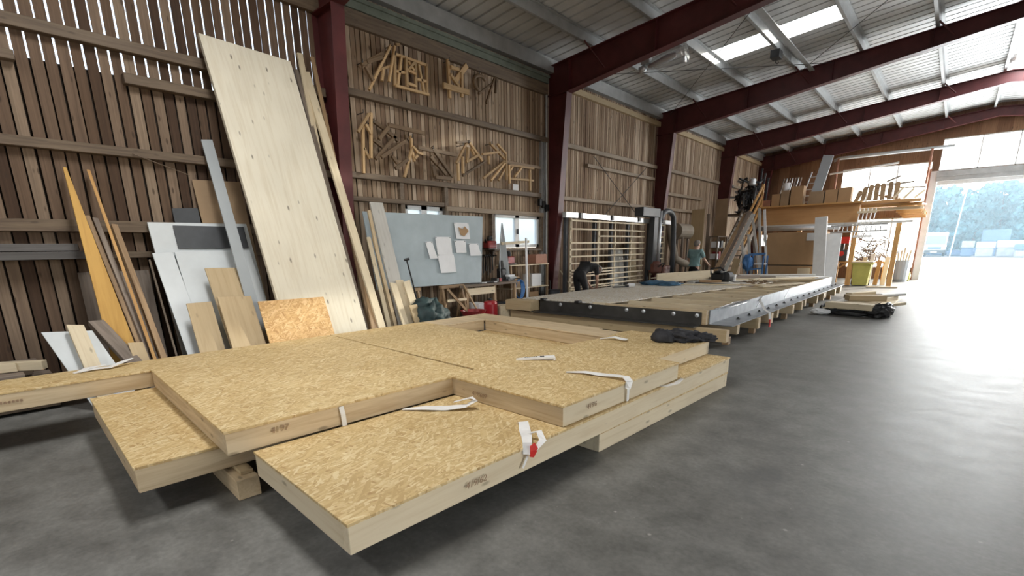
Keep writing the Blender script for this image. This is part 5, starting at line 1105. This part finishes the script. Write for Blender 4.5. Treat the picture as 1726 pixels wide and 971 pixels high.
build('bucket',MB().lathe((-7.62,10.15,.171),[(.14,0),(.18,.36),(.19,.37),(.16,.34),(.12,.02)],16),'charcoal',t); build('push_handle',MB().tube([(-7.88,9.95,.15),(-7.9,9.95,.75),(-7.9,10.37,.75),(-7.88,10.37,.15)],.018),'steel',t)
t=thing('dust_collector','beige drum of a dust collector high behind the teal person','drum',(-7.6,18.0,0))
build('drum',MB().tube([(-7.75,17.75,2.12),(-7.55,18.35,2.1)],.27,18),'duct',t,smooth=False)
for yy in (17.8,18.25): beam('stand_leg',(-7.75,yy,.01),(-7.72,yy,1.9),.06,.06,'greyed',t,up=(1,0,0))
for yy in (17.8,18.25): beam('stand_leg',(-7.5,yy,.01),(-7.52,yy,1.9),.06,.06,'greyed',t,up=(1,0,0))
t=thing('tool_shelf','cluttered tool shelf against the wall to the right of the teal person','shelf',(-7.2,20.3,0))
for yy in (19.9,20.9):
    for xx in (-7.3,-7.0): beam('post',(xx,yy,.01),(xx,yy,1.95),.05,.05,'girtX',t,up=(1,0,0))
for zz in (.5,1.05,1.5,1.93): beam('shelf_board',(-7.15,19.88,zz),(-7.15,20.92,zz),.36,.03,'girtX',t)
for i,(yy,zz,h_,mt_) in enumerate(((20.0,1.067,.2,'paper'),(20.25,1.067,.28,'redpaint'),(20.55,1.067,.18,'card'),(20.0,1.517,.22,'paper'),(20.4,1.517,.25,'charcoal'),(20.65,1.517,.2,'pale'))): crate(('white','red','brown','white','dark','pale')[i]+' box on the '+('middle' if i<3 else 'upper')+' board of the tool shelf by the stairs',-7.28,-7.02,yy,yy+.2,zz,zz+h_,mt_)
# boards piled at the far right end of the floor element
for i,(a_,b2,w_,h_,mt_,lab) in enumerate((((-4.3,15.2,.62),(-3.0,16.4,.62),.3,.05,'pale','pale board on top of the pile at the right edge of the floor element'),((-5.2,17.0,.63),(-3.3,18.3,.63),.26,.06,'greypale','silvery board on the pile at the far end'),((-3.5,13.2,.585),(-2.95,15.0,.585),.16,.03,'pale','narrow pale board along the right edge over the open joists'),((-5.5,15.2,.62),(-4.6,16.9,.62),.2,.1,'greyed','thick grey beam lying behind the black tool'),((-5.4,14.2,.6),(-4.9,14.5,.6),.12,.06,'card','brown block lying before the black tool'))): tag(beam('loose_board',a_,b2,w_,h_,mt_),lab,'board')

# ================================================================== OUTSIDE
t=thing('van','white van parked in the yard, seen through the far door','van',(-1.95,76,0))
def vprism(poly,x0,x1):
    mb=MB(); mb.prism(poly,x0,x1,lambda a,b_,c:(c,76+a,b_)); return mb
build('body_shell',vprism([(0,.45),(0,1.15),(.35,1.3),(1.0,2.35),(1.4,2.75),(5.2,2.75),(5.2,.45)],-2.95,-.95),'vanwhite',t,bevel=.06)
mb=MB(); mb.quad((-2.85,76.36,1.36),(-1.05,76.36,1.36),(-1.12,76.96,2.33),(-2.78,76.96,2.33)); build('windscreen',mb,'greysheet',t)
build('bumper',MB().box(-2.98,-.92,75.85,76.1,.35,.72),'charcoal',t,bevel=.03); build('grille',MB().box(-2.6,-1.3,75.96,76.02,.85,1.08),'tarpblue',t)
for xx in (-2.85,-1.35): build('headlamp',MB().box(xx,xx+.3,75.95,76.02,.85,1.08),'paper',t)
build('number_plate',MB().box(-2.25,-1.65,75.83,75.86,.45,.58),'paper',t)
for xx in (-2.9,-1.2):
    for yy in (76.9,80.0): build('wheel',MB().tube([(xx,yy,.35),(xx+.2,yy,.35)],.36,16),'rubber',t)
for sx in (-3.12,-.82): build('wing_mirror',MB().box(sx-.09,sx+.09,76.5,76.62,1.45,1.8),'charcoal',t)
tag(build('yard_pole',MB().tube([(-.45,72,0),(-.3,72,3.8),(-.1,72,7.6)],.06,8),'white'),'slim pale pole standing in the yard before the trees','pole')
SK='covered stacks in the yard'
def ystack(lab,x0,x1,y0,z1,mat,top=None):
    t=thing('yard_stack',lab,'stack',((x0+x1)/2,y0,0),0,SK); build('pile',MB().box(x0,x1,y0,y0+1.5,.01,z1*.55),mat,t,bevel=.1); build('cover',MB().box(x0-.05,x1+.05,y0-.05,y0+1.55,z1*.56,z1),top or mat,t,bevel=.06)
ystack('tall dark blue covered stack in the yard',2.0,4.2,78,2.9,'tarpblue'); ystack('pale low stack before the dark blue one in the yard',1.6,3.0,74,1.6,'stone','white'); ystack('wide pale stack at the right of the yard',3.2,5.6,74,1.7,'stone','white'); ystack('blue-white pallet stack right of the van',.4,1.4,76,1.7,'tarpblue','stone'); ystack('light blue stack at the far right of the yard',4.5,6.5,72,1.3,'stone','tarpblue')
for i,(x,y,r) in enumerate(((-.1,79,.6),(-1.9,83,.7),(.9,80.5,.6),(2.1,82,.8),(4.6,82,1.0))): lump('boulder',('grey boulder directly right of the van','grey boulder half hidden by the van','grey boulder left of the blue-white pallet stack','grey boulder behind the pallet stack','grey boulder behind the dark blue stack')[i],'boulder',(x,y,r*.5),r,'tarpblue',(1.3,1,.7),.3,i+30)
def tree(i,x,y,h,r,lab):
    t=thing('tree',lab,'tree',(x,y,0),0,'trees behind the yard'); rr=random.Random(100+i)
    build('trunk',MB().tube([(x,y,0),(x+rr.uniform(-.2,.2),y,h*.4),(x,y,h*.8)],[.22,.15,.05],8),'bark',t)
    mb=MB()
    blobs=[(V((x+rr.uniform(-.6,.6)*r,y+rr.uniform(-.5,.3)*r,h*(.1+.8*k/9))),r*(.75-.35*(k/9))*rr.uniform(.8,1.1)) for k in range(10)]
    for c_,br in blobs:
        for j in range(150):
            d=V((rr.gauss(0,1),rr.gauss(0,1),rr.gauss(0,1))).normalized(); p=c_+d*br*(.6+.4*rr.random()); p.z=max(p.z,.15)
            u=V((rr.gauss(0,1),rr.gauss(0,1),rr.gauss(0,1))).normalized(); v=d.cross(u).normalized(); s_=.16+.2*rr.random()
            mb.quad(p-u*s_-v*s_*.6,p+u*s_-v*s_*.6,p+u*s_+v*s_*.6,p-u*s_+v*s_*.6)
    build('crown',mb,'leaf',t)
pos=('leftmost','second','third','fourth','fifth','sixth','seventh','eighth','ninth','tenth')
for i in range(10): tree(i,-7+i*2.1,86+(i%3)*2.2,8.4+.5*((i*7)%3),2.3,'leafy tree with blue haze tinted into its leaves, %s from the left in the row behind the yard'%pos[i])
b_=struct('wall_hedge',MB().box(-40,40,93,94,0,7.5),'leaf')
# ------------------------------------------------------------------ hazy backlit air over the yard
hm=bpy.data.materials.new('yard_haze'); hm.use_nodes=True; n_=hm.node_tree; n_.nodes.clear()
ho=n_.nodes.new('ShaderNodeOutputMaterial'); hv=n_.nodes.new('ShaderNodeVolumeScatter'); hv.inputs['Color'].default_value=(.55,.8,1,1); hv.inputs['Density'].default_value=.0048; hv.inputs['Anisotropy'].default_value=.3
n_.links.new(hv.outputs[0],ho.inputs['Volume'])
hz=build('air_haze',MB().box(-30,30,YB+1.5,92.5,0,12),hm,None,(0,60,0)); tag(hz,'thin bluish haze filling the air over the sunlit yard','haze',kind='stuff')
